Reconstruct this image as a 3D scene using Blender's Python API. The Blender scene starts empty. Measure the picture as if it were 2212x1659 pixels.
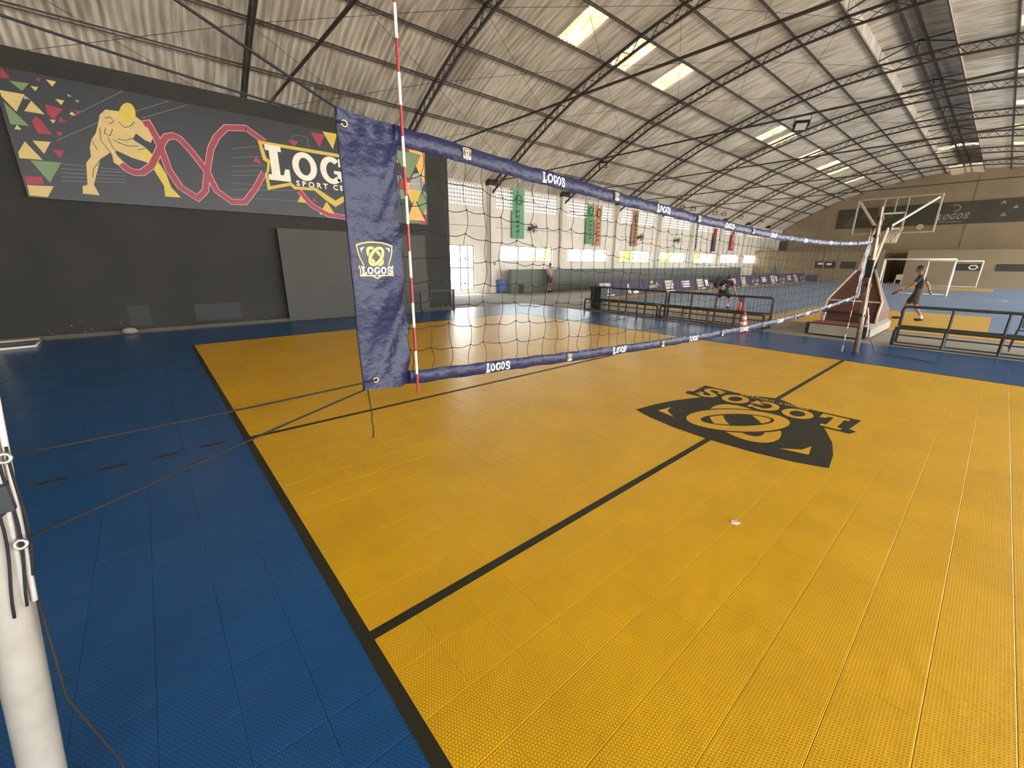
import bpy, bmesh, math, random
import numpy as np
from mathutils import Vector, Matrix
from mathutils.geometry import tessellate_polygon

random.seed(7)
scene = bpy.context.scene
COL = scene.collection

# ------------------------------------------------------------------ camera
FPX, IMG_W, IMG_H = 886.36, 2212.0, 1659.0
CAM = Vector((-4.9539, -1.5764, 1.7059))
YAW, PITCH, ROLL = math.radians(49.0177), math.radians(-16.6599), math.radians(0.4737)
_f = Vector((math.cos(YAW) * math.cos(PITCH), math.sin(YAW) * math.cos(PITCH), math.sin(PITCH)))
_r = Vector((math.sin(YAW), -math.cos(YAW), 0.0))
_u = _r.cross(_f)
_r2 = _r * math.cos(ROLL) + _u * math.sin(ROLL)
_u2 = _u * math.cos(ROLL) - _r * math.sin(ROLL)
cam_data = bpy.data.cameras.new('camera')
cam_data.sensor_fit = 'HORIZONTAL'
cam_data.sensor_width = 36.0
cam_data.lens = FPX / IMG_W * 36.0
cam_data.clip_start = 0.05
cam_data.clip_end = 500.0
cam = bpy.data.objects.new('camera', cam_data)
COL.objects.link(cam)
M3 = Matrix((_r2, _u2, -_f)).transposed()
cam.matrix_world = Matrix.Translation(CAM) @ M3.to_4x4()
scene.camera = cam


def proj(p):
    d = Vector(p) - CAM
    z = d.dot(_f)
    if z < 0.05:
        return None
    return (IMG_W / 2 + FPX * d.dot(_r2) / z, IMG_H / 2 - FPX * d.dot(_u2) / z, z)


# ------------------------------------------------------------------ sky, sun, exposure
world = bpy.data.worlds.new('world')
scene.world = world
world.use_nodes = True
wn = world.node_tree.nodes
wl = world.node_tree.links
wn.clear()
w_out = wn.new('ShaderNodeOutputWorld')
w_bg = wn.new('ShaderNodeBackground')
w_tc = wn.new('ShaderNodeTexCoord')
w_sep = wn.new('ShaderNodeSeparateXYZ')
w_ramp = wn.new('ShaderNodeValToRGB')
w_ramp.color_ramp.elements[0].position = 0.0
w_ramp.color_ramp.elements[0].color = (1.0, 0.98, 0.94, 1)
w_ramp.color_ramp.elements[1].position = 0.7
w_ramp.color_ramp.elements[1].color = (0.62, 0.78, 1.0, 1)
wl.new(w_tc.outputs['Generated'], w_sep.inputs[0])
wl.new(w_sep.outputs['Z'], w_ramp.inputs[0])
wl.new(w_ramp.outputs[0], w_bg.inputs['Color'])
w_bg.inputs['Strength'].default_value = 5.6
wl.new(w_bg.outputs[0], w_out.inputs[0])

sun_d = bpy.data.lights.new('sun', 'SUN')
sun_d.energy = 9.0
sun_d.angle = math.radians(0.6)
sun_d.color = (1.0, 0.95, 0.86)
sun = bpy.data.objects.new('sun', sun_d)
COL.objects.link(sun)
sun.location = (20, 40, 60)
sun.rotation_euler = Vector((0.12, -0.36, -1.0)).to_track_quat('-Z', 'Y').to_euler()

vs = scene.view_settings
vs.view_transform = 'Standard'
vs.look = 'None'
vs.exposure = 1.25
vs.gamma = 1.0
vs.use_curve_mapping = False
scene.cycles.use_denoising = True
scene.cycles.max_bounces = 9
scene.cycles.diffuse_bounces = 6
scene.cycles.glossy_bounces = 4
scene.cycles.transparent_max_bounces = 12
scene.cycles.sample_clamp_indirect = 8.0
scene.cycles.caustics_reflective = False
scene.cycles.caustics_refractive = False


# ------------------------------------------------------------------ materials
def lin(c):
    return tuple((x / 255 / 12.92) if x / 255 <= 0.04045 else ((x / 255 + 0.055) / 1.055) ** 2.4 for x in c)


MATS = {}


def mat(name, rgb, rough=0.6, metal=0.0, var=0.12, scale=6.0, bump=0.0, bscale=None, stretch=None, spec=0.5, detail=4.0):
    if name in MATS:
        return MATS[name]
    m = bpy.data.materials.new(name)
    m.use_nodes = True
    nt = m.node_tree
    b = nt.nodes['Principled BSDF']
    c = lin(rgb)
    b.inputs['Roughness'].default_value = rough
    b.inputs['Metallic'].default_value = metal
    b.inputs['Specular IOR Level'].default_value = spec
    if var > 0 or bump > 0:
        g = nt.nodes.new('ShaderNodeNewGeometry')
        vec = g.outputs['Position']
        if stretch:
            mp = nt.nodes.new('ShaderNodeMapping')
            mp.inputs['Scale'].default_value = stretch
            nt.links.new(vec, mp.inputs[0])
            vec = mp.outputs[0]
    if var > 0:
        n = nt.nodes.new('ShaderNodeTexNoise')
        n.inputs['Scale'].default_value = scale
        n.inputs['Detail'].default_value = detail
        nt.links.new(vec, n.inputs['Vector'])
        r = nt.nodes.new('ShaderNodeValToRGB')
        r.color_ramp.elements[0].position = 0.3
        r.color_ramp.elements[1].position = 0.7
        r.color_ramp.elements[0].color = tuple(x * (1 - var) for x in c) + (1,)
        r.color_ramp.elements[1].color = tuple(min(1, x * (1 + var)) for x in c) + (1,)
        nt.links.new(n.outputs['Fac'], r.inputs[0])
        nt.links.new(r.outputs[0], b.inputs['Base Color'])
    else:
        b.inputs['Base Color'].default_value = c + (1,)
    if bump > 0:
        n2 = nt.nodes.new('ShaderNodeTexNoise')
        n2.inputs['Scale'].default_value = bscale or scale * 4
        n2.inputs['Detail'].default_value = 3.0
        nt.links.new(vec, n2.inputs['Vector'])
        bp = nt.nodes.new('ShaderNodeBump')
        bp.inputs['Strength'].default_value = bump
        bp.inputs['Distance'].default_value = 0.02
        nt.links.new(n2.outputs['Fac'], bp.inputs['Height'])
        nt.links.new(bp.outputs[0], b.inputs['Normal'])
    MATS[name] = m
    return m


class NT:
    """small helper to write math node chains"""

    def __init__(self, m):
        self.nt = m.node_tree

    def n(self, t, **kw):
        x = self.nt.nodes.new(t)
        for k, v in kw.items():
            setattr(x, k, v)
        return x

    def l(self, a, b):
        self.nt.links.new(a, b)

    def math(self, op, a, b=None, c=None, clamp=False):
        x = self.nt.nodes.new('ShaderNodeMath')
        x.operation = op
        x.use_clamp = clamp
        for i, v in enumerate((a, b, c)):
            if v is None:
                continue
            if isinstance(v, (int, float)):
                x.inputs[i].default_value = v
            else:
                self.nt.links.new(v, x.inputs[i])
        return x.outputs[0]

    def smooth(self, v, lo, hi):
        x = self.nt.nodes.new('ShaderNodeMapRange')
        x.interpolation_type = 'SMOOTHSTEP'
        x.inputs['From Min'].default_value = lo
        x.inputs['From Max'].default_value = hi
        self.nt.links.new(v, x.inputs['Value'])
        return x.outputs[0]

    def mix(self, f, a, b):
        x = self.nt.nodes.new('ShaderNodeMix')
        x.data_type = 'RGBA'
        if isinstance(f, (int, float)):
            x.inputs['Factor'].default_value = f
        else:
            self.nt.links.new(f, x.inputs['Factor'])
        for s, v in (('A', a), ('B', b)):
            sock = [i for i in x.inputs if i.name == s and i.type == 'RGBA'][0]
            if isinstance(v, tuple):
                sock.default_value = v + (1,) if len(v) == 3 else v
            else:
                self.nt.links.new(v, sock)
        return [o for o in x.outputs if o.type == 'RGBA'][0]


TX0, TP = -4.48, 0.25            # tile grid origin in x and tile pitch


def tile_material(name, rgb, hole, rough, painted=False):
    """interlocking sport tile: triangular lattice of ribs over small holes, solid border"""
    m = bpy.data.materials.new(name)
    m.use_nodes = True
    t = NT(m)
    b = m.node_tree.nodes['Principled BSDF']
    g = t.n('ShaderNodeNewGeometry')
    sp = t.n('ShaderNodeSeparateXYZ')
    t.l(g.outputs['Position'], sp.inputs[0])
    x, y = sp.outputs['X'], sp.outputs['Y']
    a = TP / 18.0
    h = a * 0.866
    d = []
    for kx, ky in ((0.0, 1.0), (0.8660254, 0.5), (0.8660254, -0.5)):
        c = t.math('ADD', t.math('MULTIPLY', x, kx / h), t.math('MULTIPLY', y, ky / h))
        d.append(t.math('PINGPONG', c, 0.5))
    rib = t.math('MINIMUM', t.math('MINIMUM', d[0], d[1]), d[2])
    uu = t.math('PINGPONG', t.math('SUBTRACT', x, TX0), TP / 2)
    vv = t.math('PINGPONG', y, TP / 2)
    edge = t.math('MINIMUM', uu, vv)
    solid = t.math('MULTIPLY', t.math('SUBTRACT', 1.0, t.smooth(edge, 0.002, 0.006)), .5)
    holes = t.smooth(rib, 0.13, 0.22)
    holes = t.math('MULTIPLY', holes, t.math('SUBTRACT', 1.0, solid))
    # per-tile tone and slow dirt
    fx = t.math('FLOOR', t.math('DIVIDE', t.math('SUBTRACT', x, TX0), TP))
    fy = t.math('FLOOR', t.math('DIVIDE', y, TP))
    cx = t.n('ShaderNodeCombineXYZ')
    t.l(fx, cx.inputs[0])
    t.l(fy, cx.inputs[1])
    wn_ = t.n('ShaderNodeTexWhiteNoise')
    t.l(cx.outputs[0], wn_.inputs['Vector'])
    dirt = t.n('ShaderNodeTexNoise')
    dirt.inputs['Scale'].default_value = 1.3
    dirt.inputs['Detail'].default_value = 6.0
    t.l(g.outputs['Position'], dirt.inputs['Vector'])
    scuff = t.n('ShaderNodeTexNoise')
    scuff.inputs['Scale'].default_value = 9.0
    scuff.inputs['Detail'].default_value = 5.0
    t.l(g.outputs['Position'], scuff.inputs['Vector'])
    c0 = lin(rgb)
    dark = tuple(v * 0.88 for v in c0)
    lite = tuple(min(1, v * 1.05) for v in c0)
    base = t.mix(t.smooth(dirt.outputs['Fac'], 0.36, 0.62), dark, c0)
    base = t.mix(t.math('MULTIPLY', wn_.outputs['Value'], 0.35), base, lite)
    base = t.mix(t.math('MULTIPLY', t.smooth(scuff.outputs['Fac'], 0.55, 0.75), 0.22), base, dark)
    base = t.mix(holes, base, lin(hole))
    t.l(base, b.inputs['Base Color'])
    b.inputs['Roughness'].default_value = rough
    b.inputs['Specular IOR Level'].default_value = 0.38
    b.inputs['Coat Weight'].default_value = 0.06
    b.inputs['Coat Roughness'].default_value = 0.2
    # ribs stand proud of the holes; slow waviness of the laid tiles
    bp = t.n('ShaderNodeBump')
    bp.inputs['Strength'].default_value = 0.35
    bp.inputs['Distance'].default_value = 0.0012
    t.l(t.math('SUBTRACT', 1.0, holes), bp.inputs['Height'])
    wv = t.n('ShaderNodeTexNoise')
    wv.inputs['Scale'].default_value = 9.0
    wv.inputs['Detail'].default_value = 3.0
    t.l(g.outputs['Position'], wv.inputs['Vector'])
    bp2 = t.n('ShaderNodeBump')
    bp2.inputs['Strength'].default_value = 0.16
    bp2.inputs['Distance'].default_value = 0.03
    t.l(wv.outputs['Fac'], bp2.inputs['Height'])
    t.l(bp.outputs[0], bp2.inputs['Normal'])
    t.l(bp2.outputs[0], b.inputs['Normal'])
    MATS[name] = m
    return m


# ------------------------------------------------------------------ mesh helpers
class MB:
    def __init__(self):
        self.v = []
        self.f = []

    def add(self, vs_, fs_):
        o = len(self.v)
        self.v.extend([tuple(p) for p in vs_])
        self.f.extend([tuple(i + o for i in f) for f in fs_])
        return self

    def box(self, x0, x1, y0, y1, z0, z1):
        return self.add([(x0, y0, z0), (x1, y0, z0), (x1, y1, z0), (x0, y1, z0), (x0, y0, z1), (x1, y0, z1), (x1, y1, z1), (x0, y1, z1)],
                        [(0, 3, 2, 1), (4, 5, 6, 7), (0, 1, 5, 4), (1, 2, 6, 5), (2, 3, 7, 6), (3, 0, 4, 7)])

    def quad(self, a, b, c, d):
        return self.add([a, b, c, d], [(0, 1, 2, 3)])

    def tube(self, pts, r, n=6, cap=True, closed=False, r2=None):
        pts = [Vector(p) for p in pts]
        k = len(pts)
        rings = []
        prev = None
        for i, p in enumerate(pts):
            if closed:
                t = pts[(i + 1) % k] - pts[i - 1]
            else:
                t = pts[min(i + 1, k - 1)] - pts[max(i - 1, 0)]
            if t.length < 1e-9:
                t = Vector((0, 0, 1))
            t.normalize()
            if prev is None:
                ref = Vector((0, 0, 1)) if abs(t.z) < 0.9 else Vector((1, 0, 0))
                a = ref.cross(t).normalized()
            else:
                a = prev - t * prev.dot(t)
                if a.length < 1e-6:
                    a = Vector((1, 0, 0)).cross(t)
                a.normalize()
            prev = a
            b = t.cross(a)
            rr = r if r2 is None else r + (r2 - r) * i / (k - 1)
            if isinstance(r, (list, tuple)):
                rr = r[i]
            rings.append([p + (a * math.cos(2 * math.pi * (j + .5) / n) + b * math.sin(2 * math.pi * (j + .5) / n)) * rr for j in range(n)])
        vs_ = [q for ring in rings for q in ring]
        fs_ = []
        for i in range(k if closed else k - 1):
            i2 = (i + 1) % k
            for j in range(n):
                fs_.append((i * n + j, i * n + (j + 1) % n, i2 * n + (j + 1) % n, i2 * n + j))
        if cap and not closed:
            fs_.append(tuple(range(n - 1, -1, -1)))
            fs_.append(tuple((k - 1) * n + j for j in range(n)))
        return self.add(vs_, fs_)

    def lathe(self, prof, c, n=16, axis='z'):
        vs_, fs_ = [], []
        for r, z in prof:
            for j in range(n):
                a = 2 * math.pi * j / n
                if axis == 'z':
                    vs_.append((c[0] + r * math.cos(a), c[1] + r * math.sin(a), c[2] + z))
                elif axis == 'y':
                    vs_.append((c[0] + r * math.cos(a), c[1] + z, c[2] + r * math.sin(a)))
                else:
                    vs_.append((c[0] + z, c[1] + r * math.cos(a), c[2] + r * math.sin(a)))
        for i in range(len(prof) - 1):
            for j in range(n):
                fs_.append((i * n + j, i * n + (j + 1) % n, (i + 1) * n + (j + 1) % n, (i + 1) * n + j))
        fs_.append(tuple(range(n - 1, -1, -1)))
        fs_.append(tuple((len(prof) - 1) * n + j for j in range(n)))
        return self.add(vs_, fs_)

    def poly(self, pts2, to3):
        """filled 2-D polygon mapped to 3-D"""
        tris = tessellate_polygon([[Vector((p[0], p[1], 0)) for p in pts2]])
        return self.add([to3(*p) for p in pts2], [tuple(t) for t in tris])

    def stroke(self, pts, w, to3):
        """thick 2-D polyline with mitred corners"""
        k = len(pts)
        L, R = [], []
        for i in range(k):
            a = Vector(pts[max(i - 1, 0)])
            b = Vector(pts[i])
            c = Vector(pts[min(i + 1, k - 1)])
            d1 = (b - a)
            d2 = (c - b)
            d1 = d1.normalized() if d1.length > 0 else d2.normalized()
            d2 = d2.normalized() if d2.length > 0 else d1
            n1 = Vector((-d1.y, d1.x))
            n2 = Vector((-d2.y, d2.x))
            nn = (n1 + n2)
            nn = nn.normalized() if nn.length > 1e-6 else n1
            s = w / 2 / max(0.45, nn.dot(n1))
            L.append(b + nn * s)
            R.append(b - nn * s)
        for i in range(k - 1):
            self.add([to3(*L[i]), to3(*R[i]), to3(*R[i + 1]), to3(*L[i + 1])], [(0, 1, 2, 3)])
        return self

    def build(self, name, material, parent=None, smooth=False, kind=None, label=None):
        off = world_loc(parent)
        me = bpy.data.meshes.new(name)
        me.from_pydata([(p[0] - off[0], p[1] - off[1], p[2] - off[2]) for p in self.v], [], self.f)
        me.materials.append(material)
        if smooth:
            me.polygons.foreach_set('use_smooth', [True] * len(me.polygons))
        me.update()
        return link(name, me, parent, kind, label)


def world_loc(o):
    p = Vector((0, 0, 0))
    while o is not None:
        p = p + o.location
        o = o.parent
    return p


def link(name, data, parent=None, kind=None, label=None):
    o = bpy.data.objects.new(name, data)
    COL.objects.link(o)
    if parent is not None:
        o.parent = parent
    if kind:
        o['kind'] = kind
    if label:
        o['label'] = label
    return o


def tag(o, label, cat, group=None, kind=None):
    o['label'] = label
    o['category'] = cat
    if group:
        o['group'] = group
    if kind:
        o['kind'] = kind
    return o


def thing(name, loc, label, cat, group=None, kind=None):
    o = link(name, None)
    o.empty_display_size = 0.1
    o.location = loc
    return tag(o, label, cat, group, kind)


def box(name, m, parent, *b, **kw):
    return MB().box(*b).build(name, m, parent, **kw)


def copy_tree(o, parent=None):
    c = o.copy()
    COL.objects.link(c)
    c.parent = parent
    for ch in list(o.children):
        copy_tree(ch, c)
    return c


# ------------------------------------------------------------------ lettering helpers
def arc(cx, cy, rx, ry, a0, a1, n=14):
    return [(cx + rx * math.cos(math.radians(a0 + (a1 - a0) * i / n)), cy + ry * math.sin(math.radians(a0 + (a1 - a0) * i / n))) for i in range(n + 1)]


def ring(mb, cx, cy, rx, ry, w, rot, to3, n=28, wy=None):
    c, s = math.cos(rot), math.sin(rot)
    pts = []
    wy = wy or w
    for i in range(n + 1):
        a = 2 * math.pi * i / n
        for q in (-.5, .5):
            x, y = (rx + q * w) * math.cos(a), (ry + q * wy) * math.sin(a)
            pts.append((cx + x * c - y * s, cy + x * s + y * c))
    for i in range(n):
        mb.add([to3(*pts[2 * i]), to3(*pts[2 * i + 1]), to3(*pts[2 * i + 3]), to3(*pts[2 * i + 2])], [(0, 1, 2, 3)])


GLYPH_W = {'L': .62, 'O': .74, 'G': .74, 'S': .62}


def glyph(mb, ch, to3):
    """slab-serif capitals in a unit-high box"""
    if ch == 'L':
        mb.poly([(0, 0), (.62, 0), (.62, .36), (.5, .36), (.43, .17), (.34, .17), (.34, .84), (.44, .84), (.44, 1), (0, 1), (0, .84), (.1, .84), (.1, .16), (0, .16)], to3)
    elif ch == 'O':
        ring(mb, .37, .5, .275, .40, .19, 0, to3)
    elif ch == 'G':
        mb.stroke(arc(.37, .5, .27, .40, 48, 318, 18), .19, to3)
        mb.poly([(.44, .50), (.44, .38), (.54, .38), (.54, .12), (.72, .12), (.72, .38), (.77, .38), (.77, .50)], to3)
        mb.poly([(.60, .66), (.71, .66), (.71, .96), (.62, .96)], to3)
    elif ch == 'S':
        p = arc(.31, .72, .20, .19, 15, 250, 10) + arc(.31, .28, .21, .19, 70, -160, 10)
        mb.stroke(p, .175, to3)
        mb.poly([(.46, .60), (.60, .60), (.60, .92), (.50, .92)], to3)
        mb.poly([(.02, .08), (.12, .08), (.16, .40), (.02, .40)], to3)


def word_logos(mb, u0, v0, width, height, to3, gap=.07, big=0.0):
    total = sum(GLYPH_W[c] for c in 'LOGOS') + gap * 4
    x = 0.0
    for i, c in enumerate('LOGOS'):
        g = big if i in (0, 4) else 0.0
        ox = x
        glyph(mb, c, lambda a, b, ox=ox, g=g: to3(u0 + (ox + a) / total * width, v0 + (b * (1 + g) - g * .62) * height))
        x += GLYPH_W[c] + gap


def text_mesh(s, size, to3, mb, bold=0.0, align='CENTER', width=None):
    cu = bpy.data.curves.new('lettering', 'FONT')
    cu.body = s
    cu.size = size
    cu.align_x = align
    cu.offset = bold
    cu.resolution_u = 2
    ob = bpy.data.objects.new('lettering', cu)
    COL.objects.link(ob)
    dg = bpy.context.evaluated_depsgraph_get()
    me = ob.evaluated_get(dg).to_mesh()
    k_ = 1.0
    if width:
        k_ = width / (max(v.co.x for v in me.vertices) - min(v.co.x for v in me.vertices))
    vs_ = [to3(v.co.x * k_, v.co.y) for v in me.vertices]
    fs_ = [tuple(p.vertices) for p in me.polygons]
    mb.add(vs_, fs_)
    ob.evaluated_get(dg).to_mesh_clear()
    bpy.data.objects.remove(ob)
    bpy.data.curves.remove(cu)
    return mb


SHIELD_OUT = [(-1, .77), (-.75, .87), (-.4, .945), (0, .97), (.4, .945), (.75, .87), (1, .77), (.955, .42), (.87, .08), (.74, -.24), (.70, -.33), (.93, -.33),
              (.97, -.45), (.90, -.50), (.93, -.92), (.30, -.90), (0, -1.08), (-.30, -.90), (-.93, -.92), (-.90, -.50), (-.97, -.45), (-.93, -.33), (-.70, -.33), (-.74, -.24), (-.87, .08), (-.955, .42)]


def emblem(to3, parent, m_edge, m_fill, m_ring, m_text, edge=True, name='emblem'):
    """shield with two interlocked rings, the word and the small line below; to3(u, v, layer)"""
    L = lambda k: (lambda u, v: to3(u, v, k))
    k = .93 if edge else 1.0
    inner = MB().poly([(u * k, (v + .05) * k - .05) for u, v in SHIELD_OUT], L(2))
    if edge:
        root = MB().poly(SHIELD_OUT, L(1)).build(name, m_edge, parent)
        inner.build('emblem_shield', m_fill, root)
    else:
        root = inner.build(name, m_fill, parent)
    a = MB()
    ring(a, -.03, .17, .52, .27, .16, math.radians(126), L(3))
    b = MB()
    ring(b, .03, .17, .52, .27, .23, math.radians(54), L(4))
    c = MB()
    ring(c, .03, .17, .52, .27, .16, math.radians(54), L(5))
    a.build('emblem_ring', m_ring, root)
    b.build('emblem_ring_gap', m_fill, root)
    c.build('emblem_ring', m_ring, root)
    t = MB()
    word_logos(t, -.84, -.80, 1.68, .40, L(6), gap=.1, big=.2)
    t.build('emblem_word', m_text, root)
    for s in (-1, 1):
        MB().poly([(s * .80, .60), (s * .56, .66), (s * .72, .52), (s * .76, .36)], L(6)).build('emblem_tick', m_text, root)
    t = MB()
    text_mesh('SPORT CENTER', .105, lambda x, y: to3(x * 1.15, y - .915, 6), t, bold=.002)
    t.build('emblem_small_line', m_text, root)
    return root


# ------------------------------------------------------------------ base materials
M_CONC = mat('worn concrete', (158, 150, 136), .75, var=.14, scale=1.2, bump=.12, bscale=14, detail=8)
M_YEL = tile_material('yellow sport tile', (246, 190, 30), (150, 100, 6), .30)
M_BLUE = tile_material('blue sport tile', (26, 88, 142), (10, 50, 90), .27)
M_LINE = tile_material('black court paint on tile', (50, 47, 30), (20, 18, 10), .6)
M_STEEL = mat('dark roof steel', (62, 54, 46), .6, .2, var=.25, scale=3)
M_WHITE = mat('white paint', (225, 220, 208), .5, var=.06, scale=8)
M_PLASTER = mat('cream plaster', (222, 214, 200), .85, var=.10, scale=.9, bump=.06, bscale=20, detail=8)
M_BRICKISH = mat('unpainted render', (150, 132, 106), .9, var=.10, scale=.7, bump=.08, bscale=18, detail=8)
M_BLOCKW = mat('pale room wall', (138, 122, 97), .9, var=.07, scale=.8, bump=.05)
M_BREEZE = mat('breeze block', (206, 199, 192), .85, var=.08, scale=3)
M_DARKSIGN = mat('dark sign board', (52, 48, 40), .6, var=.1)

# ------------------------------------------------------------------ ground outside
g_out = MB().box(-70, 130, -80, 110, -.5, -.08).build('ground_outside', mat('sunlit ground', (226, 216, 198), .95, var=.2, scale=.4))
tag(g_out, 'pale sunlit ground around the sports hall', 'ground', kind='structure')

# ------------------------------------------------------------------ floor
floor = MB().box(-14, 56, -12.2, 17.6, -.2, -.014).build('floor', M_CONC)
tag(floor, 'worn grey concrete floor under the tiled courts', 'floor', kind='structure')

tiles = []
for i in range(-22, 46):
    for j in range(-32, 46):
        x0, y0 = TX0 + i * TP, j * TP
        yel = 0 <= i < 36 and -36 <= j < 36
        area = 0
        q = [proj((x0 + a * TP, y0 + b * TP, 0)) for a, b in ((0, 0), (1, 0), (1, 1), (0, 1))]
        if all(q):
            cx = sum(p[0] for p in q) / 4
            cy = sum(p[1] for p in q) / 4
            if 0 < cx < IMG_W and 0 < cy < IMG_H:
                area = abs(sum(q[k][0] * q[(k + 1) % 4][1] - q[(k + 1) % 4][0] * q[k][1] for k in range(4))) / 2
        tiles.append((area, x0, y0, yel))
tiles.sort(key=lambda t: -t[0])


def tile_mesh(name, m):
    g, c, h = .0006, .0022, .014
    a, b = g, TP - g
    vs_ = [(a, a, -h), (b, a, -h), (b, b, -h), (a, b, -h), (a, a, -c * .5), (b, a, -c * .5), (b, b, -c * .5), (a, b, -c * .5),
           (a + c, a + c, 0), (b - c, a + c, 0), (b - c, b - c, 0), (a + c, b - c, 0)]
    fs_ = [(0, 3, 2, 1), (8, 9, 10, 11)]
    for k in range(4):
        k2 = (k + 1) % 4
        fs_ += [(k, k2, k2 + 4, k + 4), (k + 4, k2 + 4, k2 + 8, k + 8)]
    me = bpy.data.meshes.new(name)
    me.from_pydata(vs_, [], fs_)
    me.materials.append(m)
    me.update()
    return me, vs_, fs_


me_y, TV, TF = tile_mesh('tile', M_YEL)
me_b, _, _ = tile_mesh('tile', M_BLUE)
for a, x0, y0, yel in tiles[:300]:
    o = link('tile', me_y if yel else me_b, floor)
    o.location = (x0, y0, 0)
for want, m in ((True, M_YEL), (False, M_BLUE)):
    mb = MB()
    for a, x0, y0, yel in tiles[300:]:
        if yel == want:
            mb.add([(p[0] + x0, p[1] + y0, p[2]) for p in TV], TF[1:])
    mb.build('tile_field', m, floor, kind='stuff')

LZ = .0008


def floor_rect(name, m, x0, x1, y0, y1, z=LZ, parent=floor):
    return MB().box(x0, x1, y0, y1, z - .0015, z).build(name, m, parent)


for s in (1, -1):
    floor_rect('attack_line', M_LINE, -4.45, 4.49, min(s * 2.94, s * 3.0), max(s * 2.94, s * 3.0))
    for k in range(4):
        floor_rect('line_dash', M_LINE, -4.85 - .352 * k, -4.66 - .352 * k, min(s * 2.985, s * 3.03), max(s * 2.985, s * 3.03))
floor_rect('side_line', M_LINE, -4.508, -4.45, -8, 9.04)
floor_rect('side_line', M_LINE, 4.49, 4.535, -8, 9.04)
floor_rect('end_line', M_LINE, -4.45, 4.49, 9.0, 9.04)
floor_rect('centre_line', M_LINE, -4.45, -.90, -.028, .028)
floor_rect('centre_line', M_LINE, 1.03, 4.49, -.028, .028)
# painted court emblem, read from the far side of the court
emblem(lambda u, v, k: (-v * .985, u * .96, LZ + .0006 * k), floor, None, M_LINE, M_YEL, M_YEL, edge=False, name='court_emblem')

# second court behind the benches
M_BLUE2 = mat('blue painted court', (122, 144, 174), .45, var=.1, scale=1.0, detail=6)
M_YEL2 = mat('yellow painted court', (216, 170, 70), .5, var=.08, scale=2.0)
M_LW = mat('white court line', (214, 210, 200), .6, var=.05)
floor_rect('far_court_border', M_YEL2, 10.0, 43.4, -9.4, 11.25, -.006)
floor_rect('far_court_surface', M_BLUE2, 11.4, 42.9, -8.4, 10.45, -.004)
floor_rect('far_court_end', M_BLUE2, 42.9, 43.4, -9.4, 9.4, -.003)
floor_rect('far_court_key', M_YEL2, 11.3, 16.65, -1.65, 3.25, -.002)
floor_rect('far_court_key', M_YEL2, 37.3, 42.3, -1.4, 3.4, -.002)
floor_rect('far_court_line', M_LW, 43.0, 43.12, -9.4, 9.4, -.001)
floor_rect('far_court_line', M_LW, 27.1, 27.2, -8.4, 10.4, -.001)
mb = MB()
ring(mb, 27.15, 1.0, 3.0, 3.0, .09, 0, lambda x, y: (x, y, -.001), 48)
mb.build('far_court_circle', M_LW, floor)

# ------------------------------------------------------------------ roof
YC = 2.83
HALF = [(17.35, 5.42), (15.85, 6.36), (14.4767, 7.155), (13.111, 7.8427), (11.7057, 8.4636), (10.148, 8.9495), (8.656, 9.3785), (7.0959, 9.732), (5.635, 9.985), (4.05, 10.12)]
PUR = HALF + [(2 * YC - y, z) for y, z in reversed(HALF)]        # eave to eave
T0, TS = -1.64, 5.67
TRX = [T0 + TS * k for k in range(-2, 11)]                        # truss positions
X_END = 54.95
X_W = -13.4

ceiling = thing('ceiling', (0, 0, 0), 'arched corrugated roof on dark steel trusses', 'roof', kind='structure')

M_SHEET = bpy.data.materials.new('fibre cement roofing')
M_SHEET.use_nodes = True
_t = NT(M_SHEET)
_b = M_SHEET.node_tree.nodes['Principled BSDF']
_g = _t.n('ShaderNodeNewGeometry')
_sp = _t.n('ShaderNodeSeparateXYZ')
_t.l(_g.outputs['Position'], _sp.inputs[0])
SHP, SHX = .975, 7.25
_wn = _t.n('ShaderNodeObjectInfo')
_mp = _t.n('ShaderNodeMapping')
_mp.inputs['Scale'].default_value = (9, .8, .8)
_t.l(_g.outputs['Position'], _mp.inputs[0])
_n = _t.n('ShaderNodeTexNoise')
_n.inputs['Scale'].default_value = 1.0
_n.inputs['Detail'].default_value = 7.0
_t.l(_mp.outputs[0], _n.inputs['Vector'])
_c = _t.mix(_t.smooth(_n.outputs['Fac'], .35, .65), lin((170, 157, 141)), lin((214, 203, 188)))
_c = _t.mix(_t.math('MULTIPLY', _t.smooth(_wn.outputs['Random'], .90, .97), .7), _c, lin((136, 124, 108)))
_c = _t.mix(_t.math('MULTIPLY', _t.math('SUBTRACT', 1.0, _t.smooth(_wn.outputs['Random'], .05, .2)), .4), _c, lin((222, 212, 196)))
_t.l(_c, _b.inputs['Base Color'])
_b.inputs['Roughness'].default_value = .9

M_SKY = bpy.data.materials.new('translucent corrugated sheet')
M_SKY.use_nodes = True
_t = NT(M_SKY)
for x in list(M_SKY.node_tree.nodes):
    if x.type == 'BSDF_PRINCIPLED':
        M_SKY.node_tree.nodes.remove(x)
_o = [x for x in M_SKY.node_tree.nodes if x.type == 'OUTPUT_MATERIAL'][0]
_g = _t.n('ShaderNodeNewGeometry')
_mp = _t.n('ShaderNodeMapping')
_mp.inputs['Scale'].default_value = (12, 2.0, 2.0)
_t.l(_g.outputs['Position'], _mp.inputs[0])
_n = _t.n('ShaderNodeTexNoise')
_n.inputs['Scale'].default_value = 1.0
_n.inputs['Detail'].default_value = 6.0
_t.l(_mp.outputs[0], _n.inputs['Vector'])
_c = _t.mix(_t.smooth(_n.outputs['Fac'], .42, .62), lin((112, 84, 56)), lin((150, 134, 100)))
_tr = _t.n('ShaderNodeBsdfTranslucent')
_df = _t.n('ShaderNodeBsdfDiffuse')
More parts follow.
